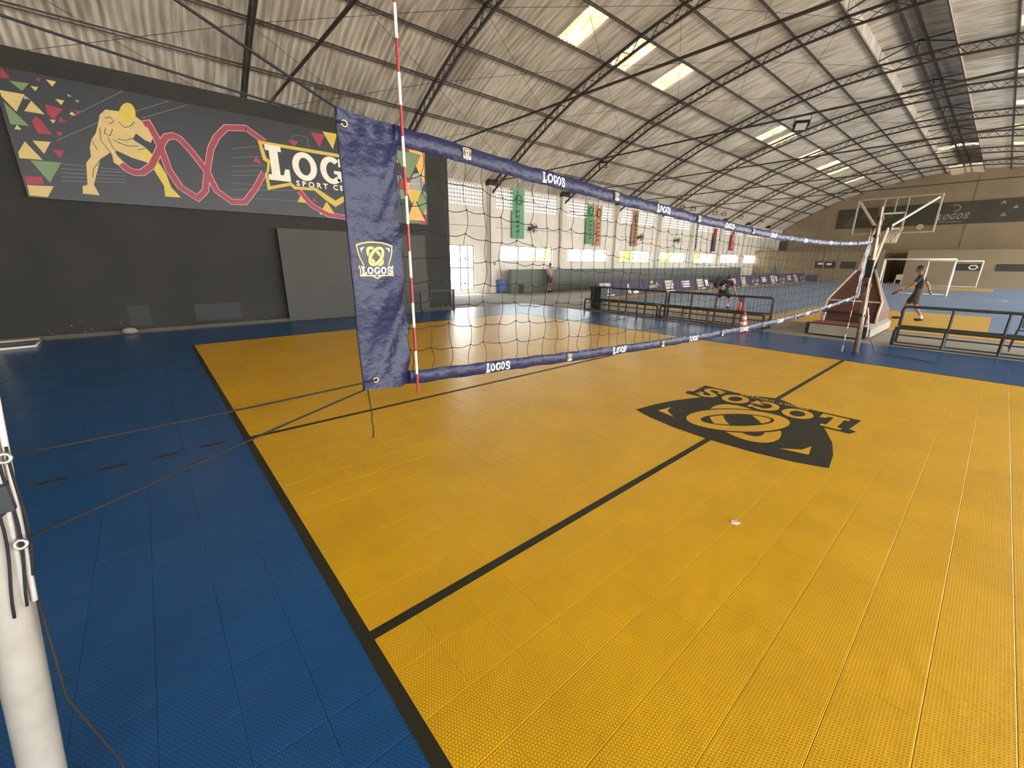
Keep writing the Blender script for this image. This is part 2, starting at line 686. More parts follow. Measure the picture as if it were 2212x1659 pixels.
_t.l(_c, _tr.inputs[0])
_t.l(_c, _df.inputs[0])
_mx = _t.n('ShaderNodeMixShader')
_mx.inputs[0].default_value = .2
_t.l(_tr.outputs[0], _mx.inputs[1])
_t.l(_df.outputs[0], _mx.inputs[2])
_t.l(_mx.outputs[0], _o.inputs[0])

WAVES, SEG = 5, 6
SKYL = {4 + 1: [7.25, 10.2, 13.1, 24.8, 26.75, 32.6, 37.45, 40.4, 46.2]}   # row (counted from the eave) -> sheet edges
ROWS = []
for k in range(len(PUR) - 1):
    if k == 9:
        continue                     # the ridge gap under the lantern
    ROWS.append((k, PUR[k], PUR[k + 1]))


def sheet_verts(a, b, lift):
    """one corrugated sheet from purlin a to purlin b, local x from 0 to SHP"""
    vs_ = []
    ay, az = a
    by, bz = b
    L = math.hypot(by - ay, bz - az)
    ty, tz = (by - ay) / L, (bz - az) / L
    ny, nz = -tz, ty
    if nz < 0:
        ny, nz = -ny, -nz
    n = WAVES * SEG
    for s, lf in ((-.10, lift), (L + .02, lift)):
        for i in range(n + 1):
            h = .10 + lf + .032 * math.cos(2 * math.pi * i / SEG)
            vs_.append((SHP * i / n, ay + ty * s + ny * h, az + tz * s + nz * h))
    fs_ = [(i, i + 1, n + 1 + i + 1, n + 1 + i) for i in range(n)]
    return vs_, fs_


sheets = []
ncol0 = int(math.floor((X_W - SHX) / SHP))
ncol1 = int(math.floor((X_END - SHX) / SHP))
LV = YC
row_mesh = {}
for k, a, b in ROWS:
    row_mesh[k] = sheet_verts(a, b, .02 * (k % 2))
    for c in range(ncol0, ncol1 + 1):
        x0 = SHX + SHP * c
        vs_, fs_ = row_mesh[k]
        n = WAVES * SEG
        q = [proj((vs_[i][0] + x0, vs_[i][1], vs_[i][2])) for i in (0, n, 2 * n + 1, n + 1)]
        area = 0
        if all(q):
            cx = sum(p[0] for p in q) / 4
            cy = sum(p[1] for p in q) / 4
            if -60 < cx < IMG_W + 60 and -60 < cy < 600:
                area = abs(sum(q[m][0] * q[(m + 1) % 4][1] - q[(m + 1) % 4][0] * q[m][1] for m in range(4))) / 2
        mir = 18 - k
        sky = any(abs(x0 - e) < .5 for e in SKYL.get(k, ())) or any(abs(x0 - e) < .5 for e in ((8.2, 14.1, 19.9, 25.8, 31.6, 37.5, 43.3) if k == 11 else ()))
        sheets.append((area, k, x0, sky))
sheets.sort(key=lambda s: -s[0])
nplain = 0
data = {}
rest = MB()
for area, k, x0, sky in sheets:
    vs_, fs_ = row_mesh[k]
    if sky or nplain < 280:
        key = (k, sky)
        if key not in data:
            me = bpy.data.meshes.new('roof_sheet')
            me.from_pydata(vs_, [], fs_)
            me.materials.append(M_SKY if sky else M_SHEET)
            me.polygons.foreach_set('use_smooth', [True] * len(me.polygons))
            me.update()
            data[key] = me
        o = link('skylight_sheet' if sky else 'roof_sheet', data[key], ceiling)
        o.location = (x0, 0, 0)
        nplain += 0 if sky else 1
    else:
        rest.add([(p[0] + x0, p[1], p[2]) for p in vs_], fs_)
rest.build('roof_sheets', M_SHEET, ceiling, smooth=True, kind='stuff')

# purlins: two thin chords with hangers
for k, (y, z) in enumerate(PUR):
    s = 1 if y > YC else -1
    mb = MB()
    mb.box(X_W, X_END, y - .016, y + .016, z + .032, z + .066)
    mb.box(X_W, X_END, y - .016 - s * .02, y + .016 - s * .02, z - .05, z - .02)
    x = X_W + .4
    while x < X_END:
        mb.box(x, x + .012, y - .012, y + .012, z - .03, z + .04)
        x += .95
    p = mb.build('purlin', M_STEEL, ceiling)


def truss_curve(dz, n=4):
    pts = []
    for k in range(len(PUR) - 1):
        for q in range(n):
            t = q / n
            pts.append((PUR[k][0] * (1 - t) + PUR[k + 1][0] * t, PUR[k][1] * (1 - t) + PUR[k + 1][1] * t))
    pts.append(PUR[-1])
    out = []
    for i, (y, z) in enumerate(pts):
        a = pts[max(i - 1, 0)]
        b = pts[min(i + 1, len(pts) - 1)]
        L = math.hypot(b[0] - a[0], b[1] - a[1])
        ny, nz = (b[1] - a[1]) / L, -(b[0] - a[0]) / L
        if nz > 0:
            ny, nz = -ny, -nz
        out.append((y + ny * dz, z + nz * dz))
    return out


UP, LO = truss_curve(.09), truss_curve(.43)
for kt, X in enumerate(TRX[1:]):
    mb = MB()
    mb.tube([(X, y, z) for y, z in UP], .052, 4)
    mb.tube([(X, y, z) for y, z in LO], .052, 4)
    tr = mb.build('truss', M_STEEL, ceiling)
    wb = MB()
    for i in range(len(UP) - 1):
        a, b = (UP[i], LO[i + 1]) if i % 2 == 0 else (LO[i], UP[i + 1])
        wb.tube([(X, a[0], a[1]), (X, b[0], b[1])], .016, 4, cap=False)
        c, d = (LO[i], UP[i + 1]) if i % 2 == 0 else (UP[i], LO[i + 1])
        wb.tube([(X + .02, c[0], c[1]), (X + .02, d[0], d[1])], .010, 4, cap=False)
    wb.build('web', M_STEEL, tr)
    if kt < 7:
        MB().tube([(X, 17.2, 5.66), (X, -11.5, 5.66)], .033, 4).build('tie_beam', M_STEEL, tr)
# thin sag rods crossing each bay
rods = MB()
for i in range(1, len(TRX) - 1):
    for k in (1, 3, 5, 7, 11, 13):
        (y0, z0), (y1, z1) = PUR[k], PUR[min(k + 2, 18)]
        rods.tube([(TRX[i], y0, z0 - .1), (TRX[i + 1], y1, z1 - .1)], .008, 3, cap=False)
        rods.tube([(TRX[i + 1], y0, z0 - .1), (TRX[i], y1, z1 - .1)], .008, 3, cap=False)
rods.build('sag_rods', M_STEEL, ceiling, kind='stuff')

# raised ridge lantern
lz = 10.7
mb = MB()
n = 60
for a, b in (((4.75, lz - .15), (YC, lz + .12)), ((YC, lz + .12), (.91, lz - .15))):
    for i in range(int((X_END - X_W) / SHP)):
        x0 = X_W + i * SHP
        if abs(x0 - 45.0) < .5:
            continue
        nn = WAVES * SEG
        vs_ = [(x0 + SHP * q / nn, p[0], p[1] + .024 * math.cos(2 * math.pi * q / SEG)) for p in (a, b) for q in range(nn + 1)]
        mb.add(vs_, [(q, q + 1, nn + 2 + q, nn + 1 + q) for q in range(nn)])
mb.build('lantern_roof', M_SHEET, ceiling, smooth=True)
mb = MB()
for a, b in (((4.75, lz - .15), (YC, lz + .12)), ((YC, lz + .12), (.91, lz - .15))):
    for i in range(int((X_END - X_W) / SHP)):
        x0 = X_W + i * SHP
        if abs(x0 - 45.0) < .5:
            mb.quad((x0, a[0], a[1]), (x0 + SHP, a[0], a[1]), (x0 + SHP, b[0], b[1]), (x0, b[0], b[1]))
mb.build('lantern_skylight', M_SKY, ceiling)
for y in (2.62, 3.04):
    box('lantern_ridge_beam', M_STEEL, ceiling, X_W, X_END, y - .04, y + .04, lz - .16, lz - .04)
for y in (4.05, 2 * YC - 4.05):
    box('lantern_side', M_SHEET, ceiling, X_W, X_END, y - .015, y + .015, 10.1, lz - .03)
for X in TRX[1:]:
    mb = MB()
    for a, b in (((4.05, 10.2), (4.05, lz - .1)), ((1.61, 10.2), (1.61, lz - .1)), ((4.05, lz - .12), (1.61, lz - .12)), ((4.05, 10.2), (2.83, lz - .1)), ((1.61, 10.2), (2.83, lz - .1)), ((2.83, 10.0), (2.83, lz - .1))):
        mb.tube([(X, a[0], a[1]), (X, b[0], b[1])], .028, 4)
    mb.build('lantern_frame', M_STEEL, ceiling)

# ------------------------------------------------------------------ window wall
WY = 17.2
wall_w = MB()
PX = [T0 + TS * k for k in range(-2, 10)]
WIN = [(10.42 + TS * k, 10.42 + 4.2 + TS * k) for k in range(7)]
DOOR = (6.95, 8.62)
WZ0, WZ1, CZ0, CZ1, WT = 1.69, 2.55, 4.42, 5.68, .22
xs = [X_W] + [v for w in [DOOR] + WIN for v in w] + [X_END]
# openings: list of (x0, x1, z0, z1)
ops = [(DOOR[0], DOOR[1], .18, 2.5)] + [(a, b, WZ0, WZ1) for a, b in WIN]
mbw = MB()
cur = X_W
for a, b, z0, z1 in ops:
    mbw.box(cur, a, WY, WY + WT, -.2, 3.0)
    mbw.box(a, b, WY, WY + WT, -.2, z0)
    mbw.box(a, b, WY, WY + WT, z1, 3.0)
    cur = b
mbw.box(cur, X_END, WY, WY + WT, -.2, 3.0)
mbw.box(X_W, X_END, WY, WY + WT, 3.0, CZ0)
mbw.box(X_W, X_END, WY, WY + WT, CZ1, 5.5 + .22)
bays = []
for k in range(len(PX)):
    a = PX[k] + .45
    b = PX[k] + TS - .45
    bays.append((a, b))
cur = X_W
for a, b in bays:
    mbw.box(cur, a, WY, WY + WT, CZ0, CZ1)
    cur = b
mbw.box(cur, X_END, WY, WY + WT, CZ0, CZ1)
wall_window = mbw.build('wall_left', M_PLASTER)
tag(wall_window, 'cream plastered side wall with windows and round-holed blocks', 'wall', kind='structure')
for X in PX:
    box('pillar', M_PLASTER, wall_window, X - .22, X + .22, WY - .24, WY, -.014, 5.5)
for X in PX:
    box('eave_shoe', M_STEEL, wall_window, X - .3, X + .3, WY - .34, WY + .05, 5.5, 5.78)
box('wall_seam', mat('dark seam strip', (128, 118, 104), .9), wall_window, X_W, X_END, WY - .006, WY, 3.46, 3.485)  # thin dark strip drawn for the groove line along the wall
box('eave_beam', M_STEEL, wall_window, X_W, X_END, WY - .08, WY + .06, 5.72, 5.82)
NR = 7
ph = (CZ1 - CZ0) / NR
for a, b in bays:
    if b < 3:
        continue
    nc = int(round((b - a) / ph))
    pw = (b - a) / nc
    mb = MB()
    for i in range(nc):
        for j in range(NR):
            cx, cz = a + pw * (i + .5), CZ0 + ph * (j + .5)
            hw, hh = pw / 2, ph / 2
            r = ph * .315
            sq = [(hw, 0), (hw, hh), (0, hh), (-hw, hh), (-hw, 0), (-hw, -hh), (0, -hh), (hw, -hh)]
            vs_ = []
            for Y in (WY + .05, WY + .13):
                for q in range(8):
                    vs_.append((cx + sq[q][0], Y, cz + sq[q][1]))
                for q in range(8):
                    an = math.pi / 4 * q
                    vs_.append((cx + r * math.cos(an), Y, cz + r * math.sin(an)))
            fs_ = []
            for q in range(8):
                q2 = (q + 1) % 8
                fs_.append((q, q2, 8 + q2, 8 + q))
                fs_.append((16 + q, 24 + q, 24 + q2, 16 + q2))
                fs_.append((8 + q, 8 + q2, 24 + q2, 24 + q))
            mb.add(vs_, fs_)
    mb.build('breeze_block_panel', M_BREEZE, wall_window, kind='stuff')

# panes that let the daylight in
M_GLASS = bpy.data.materials.new('thin clear glass')
M_GLASS.use_nodes = True
_t = NT(M_GLASS)
for x in list(M_GLASS.node_tree.nodes):
    if x.type == 'BSDF_PRINCIPLED':
        M_GLASS.node_tree.nodes.remove(x)
_o = [x for x in M_GLASS.node_tree.nodes if x.type == 'OUTPUT_MATERIAL'][0]
_tp = _t.n('ShaderNodeBsdfTransparent')
_tp.inputs[0].default_value = (.94, .96, .95, 1)
_gl = _t.n('ShaderNodeBsdfGlossy')
_gl.inputs['Roughness'].default_value = .05
_mx = _t.n('ShaderNodeMixShader')
_mx.inputs[0].default_value = .05
_t.l(_tp.outputs[0], _mx.inputs[1])
_t.l(_gl.outputs[0], _mx.inputs[2])
_t.l(_mx.outputs[0], _o.inputs[0])
M_FRAME = mat('grey window steel', (92, 90, 88), .5, .3, var=.1)


def glazed(name, x0, x1, z0, z1, vx, hz, label, cat):
    """frame with bars at vx / hz, one pane per light"""
    f = MB()
    y0, y1 = WY + .07, WY + .12
    w = .035
    f.box(x0, x1, y0, y1, z0, z0 + w).box(x0, x1, y0, y1, z1 - w, z1).box(x0, x0 + w, y0, y1, z0, z1).box(x1 - w, x1, y0, y1, z0, z1)
    r = tag(f.build(name, M_FRAME), label, cat, kind='structure')
    for x in vx:
        box('mullion', M_FRAME, r, x - .025, x + .025, y0, y1, z0, z1)
    for z in hz:
        box('transom', M_FRAME, r, x0, x1, y0 + .005, y1 - .005, z - .025, z + .025)
    ex = [x0] + list(vx) + [x1]
    ez = [z0] + list(hz) + [z1]
    for i in range(len(ex) - 1):
        for j in range(len(ez) - 1):
            box('pane', M_GLASS, r, ex[i] + .02, ex[i + 1] - .02, WY + .092, WY + .096, ez[j] + .02, ez[j + 1] - .02)
    return r


ORD = ['first', 'second', 'third', 'fourth', 'fifth', 'sixth', 'seventh']
for k, (a, b) in enumerate(WIN):
    glazed('window_%d' % (k + 1), a, b, WZ0, WZ1, (a + 1.4, a + 2.8), (), 'bright strip window of three panes, %s from the open gate' % ORD[k], 'window')
glazed('door_1', DOOR[0], DOOR[1], .18, 2.5, (DOOR[0] + .80, DOOR[0] + 1.28), (1.35,), 'tall glazed metal gate beside the dark wall end', 'door')

# dark low wall in front of the windows
low = box('wall_low', mat('dark grey low wall', (104, 107, 100), .8, var=.1, scale=.6), None, 10.35, 41.6, 16.15, 16.35, -.014, 1.27)  # grey lightened to hold the flare of the windows above
tag(low, 'long dark grey low wall under the strip windows', 'wall', kind='structure')

# ------------------------------------------------------------------ far end of the hall
prof = [(p[0], p[1]) for p in PUR]
ew = MB()
vs_ = [(X_END, 17.42, -.2)] + [(X_END, y, z + .30) for y, z in prof] + [(X_END, 2 * YC - 17.42, -.2)]
n = len(vs_)
ew.add(vs_ + [(x + .25, y, z) for x, y, z in vs_], [tuple(range(n)), tuple(range(2 * n - 1, n - 1, -1))] + [(i, i + n, (i + 1) % n + n, (i + 1) % n) for i in range(n)])
ew.box(X_END + .03, X_END + .22, .8, 4.9, 9.9, 11.1)
wall_end = tag(ew.build('wall_back', M_BRICKISH), 'tall brown rendered end wall below the roof arch', 'wall', kind='structure')
for y in (13.2, 7.6, 1.6, -4.4):
    box('pilaster', M_BRICKISH, wall_end, X_END - .06, X_END, y - .18, y + .18, 2.9, 8.0 if abs(y) > 5 else 9.6)
for nm, y0, y1, lab in (('wall_room', 6.15, 17.2, 'pale low changing-room block below the far left banner'), ('wall_room', -9.0, 4.45, 'pale low changing-room block behind the small goals')):
    r = box(nm, M_BLOCKW, None, 47.6, X_END, y0, y1, -.014, 2.95)
    tag(r, lab, 'wall', kind='structure')
    box('coping', mat('dark coping', (112, 98, 76), .9), r, 47.52, 47.75, y0, y1, 2.95, 3.02)
    if y0 > 0:
        for a, b in ((9.6, 11.35), (8.0, 9.2), (6.4, 7.4)):
            box('sign_panel', M_DARKSIGN, r, 47.55, 47.6, a, b, 1.26, 1.93)
        box('sign_mark', M_WHITE, r, 47.54, 47.55, 10.65, 11.1, 1.62, 1.8)
        box('sign_mark', M_WHITE, r, 47.54, 47.55, 9.95, 10.35, 1.58, 1.78)
        for y in (12.3, 10.6, 9.4, 7.7):
            box('pilaster', M_BLOCKW, r, 47.54, 47.6, y - .06, y + .06, 0, 2.95)
    else:
        for a, b in ((-.3, 1.25), (-2.9, -1.1)):
            box('sign_panel', M_DARKSIGN, r, 47.55, 47.6, a, b, 1.24, 1.8)
        mbx = MB()
        ring(mbx, .18, 1.52, .26, .17, .09, 0, lambda y, z: (47.545, y, z), 6)
        mbx.build('sign_mark', M_WHITE, r)

# ------------------------------------------------------------------ dark partition wall on the left
M_BLACKW = bpy.data.materials.new('charcoal painted wall')
M_BLACKW.use_nodes = True
_t = NT(M_BLACKW)
_b = M_BLACKW.node_tree.nodes['Principled BSDF']
_g = _t.n('ShaderNodeNewGeometry')
_sp = _t.n('ShaderNodeSeparateXYZ')
_t.l(_g.outputs['Position'], _sp.inputs[0])
_n1 = _t.n('ShaderNodeTexNoise')
_n1.inputs['Scale'].default_value = 1.1
_n1.inputs['Detail'].default_value = 8
_t.l(_g.outputs['Position'], _n1.inputs['Vector'])
_c = _t.mix(_t.smooth(_n1.outputs['Fac'], .35, .65), lin((40, 39, 36)), lin((47, 45, 41)))
_n2 = _t.n('ShaderNodeTexNoise')
_n2.inputs['Scale'].default_value = 5.5
_n2.inputs['Detail'].default_value = 3
_t.l(_g.outputs['Position'], _n2.inputs['Vector'])
_n3 = _t.n('ShaderNodeTexNoise')
_n3.inputs['Scale'].default_value = .7
_t.l(_g.outputs['Position'], _n3.inputs['Vector'])
_low = _t.math('SUBTRACT', 1.0, _t.smooth(_sp.outputs['Z'], .10, .42))
_flake = _t.math('MULTIPLY', _t.math('MULTIPLY', _t.smooth(_n2.outputs['Fac'], .64, .655), _low), _t.smooth(_n3.outputs['Fac'], .52, .58))
_c = _t.mix(_flake, _c, lin((214, 206, 190)))
_t.l(_c, _b.inputs['Base Color'])
_b.inputs['Roughness'].default_value = .8
BW = 11.8
wall_dark = MB().box(-13.4, 3.62, BW, BW + .25, -.014, 5.56).build('wall_front', M_BLACKW)
tag(wall_dark, 'charcoal painted partition wall carrying the sport mural', 'wall', kind='structure')
M_PATCH = mat('darker repaint', (50, 51, 50), .7, var=.05)
box('repaint_patch', M_PATCH, wall_dark, -5.42, -5.02, BW - .003, BW, .14, .62)
box('repaint_patch', M_PATCH, wall_dark, -4.15, -3.15, BW - .003, BW, .16, .58)
box('base_step', mat('dirty kerb', (84, 78, 66), .8, var=.15, scale=3), wall_dark, -13.4, 3.62, BW - .12, BW, -.014, .075)
# closed bay behind the partition, and the near end of the hall
wr = box('wall_partition', M_BLACKW, None, 3.40, 3.62, BW + .25, WY, -.014, 5.56)
tag(wr, 'return of the charcoal wall running back to the window wall', 'wall', kind='structure')
ge = MB()  # unseen end wall, kept closed so the left side stays darker
vs_ = [(X_W, 17.42, -.2)] + [(X_W, y, z + .30) for y, z in prof] + [(X_W, 2 * YC - 17.42, -.2)]
n = len(vs_)
ge.add(vs_ + [(x - .25, y, z) for x, y, z in vs_], [tuple(range(n)), tuple(range(2 * n - 1, n - 1, -1))] + [(i, i + n, (i + 1) % n + n, (i + 1) % n) for i in range(n)])
tag(ge.build('wall_near_end', M_BRICKISH), 'unseen rendered near end wall, closed to darken the left side', 'wall', kind='structure')
# unseen long side: left open between posts to let daylight in
MB().box(X_W, X_END, -11.9, -11.6, 5.35, 5.7).build('wall_right', M_PLASTER)
wall_r = bpy.data.objects['wall_right']
tag(wall_r, 'unseen long side of the hall, left open for daylight, with a beam on posts', 'wall', kind='structure')
for X in PX:
    box('pillar', M_PLASTER, wall_r, X - .2, X + .2, -11.9, -11.55, -.014, 5.35)

# ------------------------------------------------------------------ mural banner on the dark wall
ART= [('red',[(-6.306,5.151),(-6.225,4.99),(-6.35,4.959)]),('red',[(-5.877,5.082),(-5.8,5.094),(-5.85,5.024)]),('red',[(-5.84,4.643),(-5.61,4.601),(-5.777,4.384),(-5.85,4.461)]),('red',[(-6.021,4.396),(-5.966,4.332),(-5.862,4.099),(-6.066,4.085),(-6.096,4.291)]),('red',[(-5.8,4.164),(-5.7,4.174),(-5.757,4.078)]),('red',[(-5.923,3.816),(-5.743,3.828),(-5.843,3.677)]),('red',[(-6.426,3.266),(-6.182,3.28),(-6.188,3.143),(-6.426,3.108)]),('red',[(-5.448,4.612),(-5.346,4.617),(-5.393,4.545)]),('red',[(-5.679,4.449),(-5.597,4.373),(-5.724,4.348)]),('red',[(-6.472,5.067),(-6.342,5.086),(-6.495,4.784)]),('green',[(-6.277,3.574),(-5.843,3.589),(-6.09,3.179)]),('green',[(-6.402,4.565),(-6.151,4.199),(-6.401,4.181)]),('green',[(-6.246,4.942),(-5.988,4.962),(-6.113,4.802)]),('grey',[(-6.109,4.746),(-6.029,4.676),(-6.12,4.67)]),('grey',[(-5.473,4.905),(-5.421,4.858),(-5.483,4.854)]),('grey',[(-5.393,4.816),(-5.328,4.815),(-5.359,4.766)]),('cream',[(-6.408,4.752),(-6.093,4.752),(-6.271,4.419),(-6.409,4.649)]),('cream',[(-6.026,4.662),(-5.887,4.45),(-6.162,4.453)]),('cream',[(-5.738,5.087),(-5.597,5.085),(-5.671,4.978)]),('cream',[(-5.98,4.92),(-5.875,4.923),(-5.929,4.842)]),('cream',[(-5.68,4.768),(-5.551,4.763),(-5.614,4.669)]),('cream',[(-5.839,4.372),(-5.754,4.381),(-5.8,4.303)]),('cream',[(-5.484,4.589),(-5.439,4.52),(-5.531,4.522)]),('cream',[(-6.317,4.187),(-6.269,4.109),(-6.369,4.101)]),('cream',[(-6.276,3.905),(-6.101,3.6),(-6.417,3.588),(-6.41,3.693)]),('cream',[(-6.168,3.938),(-5.914,3.958),(-6.056,3.717)]),('cream',[(-6.424,3.101),(-6.052,3.118),(-6.18,2.9),(-6.432,2.905)]),('green',[(1.595,5.009),(2.56,5.009),(2.075,4.18)]),('green',[(1.765,4.414),(1.836,4.28),(1.662,3.979),(1.582,4.106)]),('green',[(1.614,3.88),(1.869,3.899),(2.057,3.621),(1.745,3.609)]),('green',[(2.592,3.94),(2.699,3.879),(2.673,3.441),(2.525,3.191),(2.34,3.557)]),('green',[(1.978,2.954),(2.434,2.964),(2.42,2.917),(1.965,2.908)]),('red',[(1.959,5.132),(2.101,5.139),(2.154,5.022),(1.951,5.024)]),('red',[(1.626,3.898),(1.944,4.37),(2.073,4.163),(1.934,3.94)]),('red',[(2.073,4.163),(2.236,4.407),(2.278,4.409),(2.134,4.136)]),('red',[(2.472,4.454),(2.648,4.142),(2.561,4.15)]),('red',[(2.581,3.195),(2.659,3.201),(2.645,2.874),(2.395,2.878),(2.423,2.963),(2.614,2.994)]),('orange',[(1.572,4.973),(1.754,4.663),(1.537,4.649),(1.502,4.864)]),('orange',[(2.131,5.127),(2.692,5.072),(2.647,4.124),(2.357,4.646),(2.56,5.0),(2.154,5.022)]),('orange',[(1.947,4.123),(2.605,4.155),(2.514,3.914),(2.133,3.503),(1.936,3.975)]),('orange',[(2.248,3.629),(2.602,2.993),(1.917,2.977)]),('orange',[(2.662,3.44),(2.659,3.201),(2.559,3.203)]),('grey',[(2.268,4.411),(2.472,4.454),(2.604,4.137),(2.091,4.113)]),('grey',[(2.088,4.078),(2.604,4.137),(2.525,3.915),(2.047,3.935)]),('gold',[(2.053,3.866),(2.514,3.905),(2.352,3.576),(2.16,3.595)]),('red',[(-1.429,4.759),(-1.154,4.768),(-1.264,4.635)]),('red',[(-0.811,5.044),(-0.433,5.06),(-0.617,4.701)]),('red',[(-2.228,4.26),(-2.121,4.091),(-2.321,4.112)]),('red',[(-0.933,3.38),(-0.806,3.253),(-1.001,3.291)]),('gold',[(-0.488,5.123),(-0.093,5.133),(-0.256,4.719)]),('gold',[(-1.243,3.459),(-1.126,3.231),(-1.381,3.235)]),('gold',[(-0.594,3.314),(-0.365,2.96),(-0.836,2.955)]),('skin',[(-4.745,4.742),(-4.948,4.733),(-5.062,4.612),(-5.126,4.426),(-5.2,4.238),(-5.288,4.113),(-5.348,3.949),(-5.367,3.768),(-5.463,3.642),(-5.497,3.436),(-5.536,3.204),(-5.613,3.173),(-5.645,3.021),(-5.385,3.012),(-5.435,3.216),(-5.322,3.504),(-5.228,3.744),(-5.042,3.896),(-4.919,3.949),(-4.691,3.846),(-4.386,3.771),(-4.351,3.631),(-4.24,3.325),(-4.26,3.098),(-3.966,3.101),(-4.114,3.314),(-4.15,3.584),(-4.25,3.838),(-4.329,3.971),(-4.426,4.097),(-4.617,4.227),(-4.534,4.356),(-4.399,4.242),(-4.304,4.211),(-4.25,4.337),(-4.266,4.52),(-4.378,4.614),(-4.461,4.688),(-4.573,4.755)]),('skin',[(-5.112,4.363),(-5.144,4.115),(-5.054,3.928),(-5.02,3.82),(-5.024,3.705),(-4.924,3.638),(-4.849,3.73),(-4.938,3.855),(-4.983,4.007),(-5.017,4.204)]),('yellow',[(-4.587,3.978),(-4.386,3.771),(-4.351,3.631),(-4.24,3.325),(-4.26,3.098),(-3.966,3.101),(-4.114,3.314),(-4.15,3.584),(-4.25,3.838),(-4.394,4.055)]),('yellow',[(-4.466,4.743),(-4.494,4.653),(-4.54,4.573),(-4.596,4.514),(-4.654,4.487),(-4.704,4.494),(-4.741,4.534),(-4.757,4.602),(-4.75,4.686),(-4.723,4.774),(-4.678,4.853),(-4.623,4.911),(-4.566,4.94),(-4.515,4.935),(-4.478,4.896),(-4.46,4.828)])]
STROKES= [('ink',0.012,[(-5.112,4.363),(-5.144,4.115),(-5.054,3.928),(-5.015,3.843)]),('ink',0.012,[(-5.017,4.204),(-4.983,4.007),(-4.924,3.926)]),('ink',0.012,[(-5.001,4.559),(-4.902,4.6),(-4.862,4.52),(-4.948,4.46)]),('ink',0.012,[(-4.785,4.535),(-4.711,4.438),(-4.607,4.479),(-4.509,4.588)]),('ink',0.012,[(-4.873,4.184),(-4.721,4.187),(-4.613,4.251)]),('ink',0.012,[(-4.868,4.117),(-4.705,4.075),(-4.544,4.101)]),('ink',0.012,[(-4.95,4.17),(-4.814,4.103)]),('ink',0.012,[(-5.237,3.922),(-5.292,4.09)]),('ink',0.012,[(-5.219,3.745),(-5.368,3.543),(-5.425,3.354)]),('ink',0.012,[(-4.558,4.029),(-4.43,4.073)]),('ink',0.012,[(-5.018,4.38),(-5.06,4.263),(-4.975,4.233),(-4.909,4.379)]),('line',0.008,[(-5.868,3.476),(-4.868,3.528)]),('line',0.008,[(-5.885,3.397),(-4.883,3.456)]),('line',0.008,[(-5.901,3.318),(-4.897,3.383)]),('line',0.008,[(-5.918,3.239),(-4.908,3.322)]),('line',0.008,[(-5.849,3.566),(-4.859,3.576)]),('line',0.008,[(-5.522,4.477),(-4.589,5.157)]),('line',0.008,[(-4.449,4.803),(-3.827,5.134)]),('line',0.008,[(-4.375,4.683),(-3.49,5.126)]),('line',0.008,[(-5.823,4.0),(-5.089,4.476)]),('line',0.008,[(-2.756,4.334),(-2.182,4.486)]),('line',0.008,[(-2.789,4.128),(-2.07,4.272)]),('line',0.008,[(-2.82,3.933),(-2.052,4.064)]),('line',0.008,[(-2.839,3.811),(-2.045,3.939)]),('line',0.008,[(-2.853,3.725),(-2.111,3.825)]),('line',0.008,[(-2.882,3.54),(-2.072,3.581)]),('line',0.008,[(-2.906,3.39),(-1.411,3.523)]),('line',0.008,[(-2.934,3.215),(-1.337,3.261)]),('line',0.008,[(-1.315,4.703),(-1.293,4.87),(-1.094,4.93),(-0.91,4.899),(-0.902,4.642)]),('rope',0.115,[(-4.902,3.699),(-4.817,3.594),(-4.709,3.549),(-4.576,3.566),(-4.395,3.722),(-4.244,3.983),(-4.088,4.271),(-4.006,4.38),(-3.871,4.427),(-3.752,4.376),(-3.574,4.135),(-3.345,3.737),(-3.222,3.332),(-2.939,3.103),(-2.735,3.107),(-2.649,3.117),(-2.357,3.474),(-2.103,3.882)]),('rope',0.115,[(-4.366,4.57),(-4.282,4.598),(-4.198,4.346),(-4.141,4.095),(-4.089,3.69),(-3.936,3.334),(-3.635,3.119),(-3.452,3.308),(-3.336,3.79),(-3.186,4.272),(-3.022,4.551),(-2.792,4.794),(-2.363,4.861),(-2.359,4.859),(-1.972,4.618)]),('rope',0.115,[(-1.302,3.534),(-1.014,3.179),(-0.576,2.96),(-0.091,2.921)])]
SHIELD= {'outer':[(-0.194,4.62),(-2.143,4.625),(-2.083,4.183),(-1.993,4.134),(-2.037,3.915),(-2.087,3.859),(-2.077,3.466),(-1.503,3.632),(-1.407,3.55),(-0.895,3.577),(-0.578,3.33),(-0.354,3.192)],'inner':[(-0.204,4.532),(-2.054,4.551),(-1.994,4.246),(-1.915,4.195),(-1.972,3.936),(-2.026,3.866),(-1.999,3.569),(-1.477,3.722),(-1.365,3.629),(-0.843,3.656),(-0.335,3.366)],'L':[(-2.018,3.703),(-1.332,4.518)],'O':[(-1.395,3.842),(-0.667,4.522)],'G':[(-0.673,3.875),(0.025,4.572)],'sp':[(-1.347,3.641),(-0.514,3.88)]}
M_VINYL = mat('dark printed vinyl', (33, 34, 39), .45, var=.12, scale=1.5)
PRINT = {'red': (156, 40, 62), 'green': (112, 134, 92), 'grey': (150, 152, 150), 'cream': (206, 180, 112), 'orange': (222, 172, 84), 'gold': (204, 176, 62),
         'skin': (206, 178, 116), 'yellow': (208, 184, 74), 'ink': (60, 50, 34), 'line': (120, 120, 122), 'rope': (150, 52, 66), 'pale': (232, 224, 208), 'navy': (34, 36, 41), 'edge': (232, 170, 180)}
PM = {k: mat('print ' + k, v, .5, var=.06, scale=9) for k, v in PRINT.items()}
BY = 11.70
mural = box('mural_banner', M_VINYL, None, -6.46, 2.72, BY, BY + .03, 2.87, 5.16)
tag(mural, 'long dark mural banner with athlete, rope, triangles and LOGOS shield', 'banner')


def on_wall(dy):
    return lambda x, z: (x, BY - dy, z)


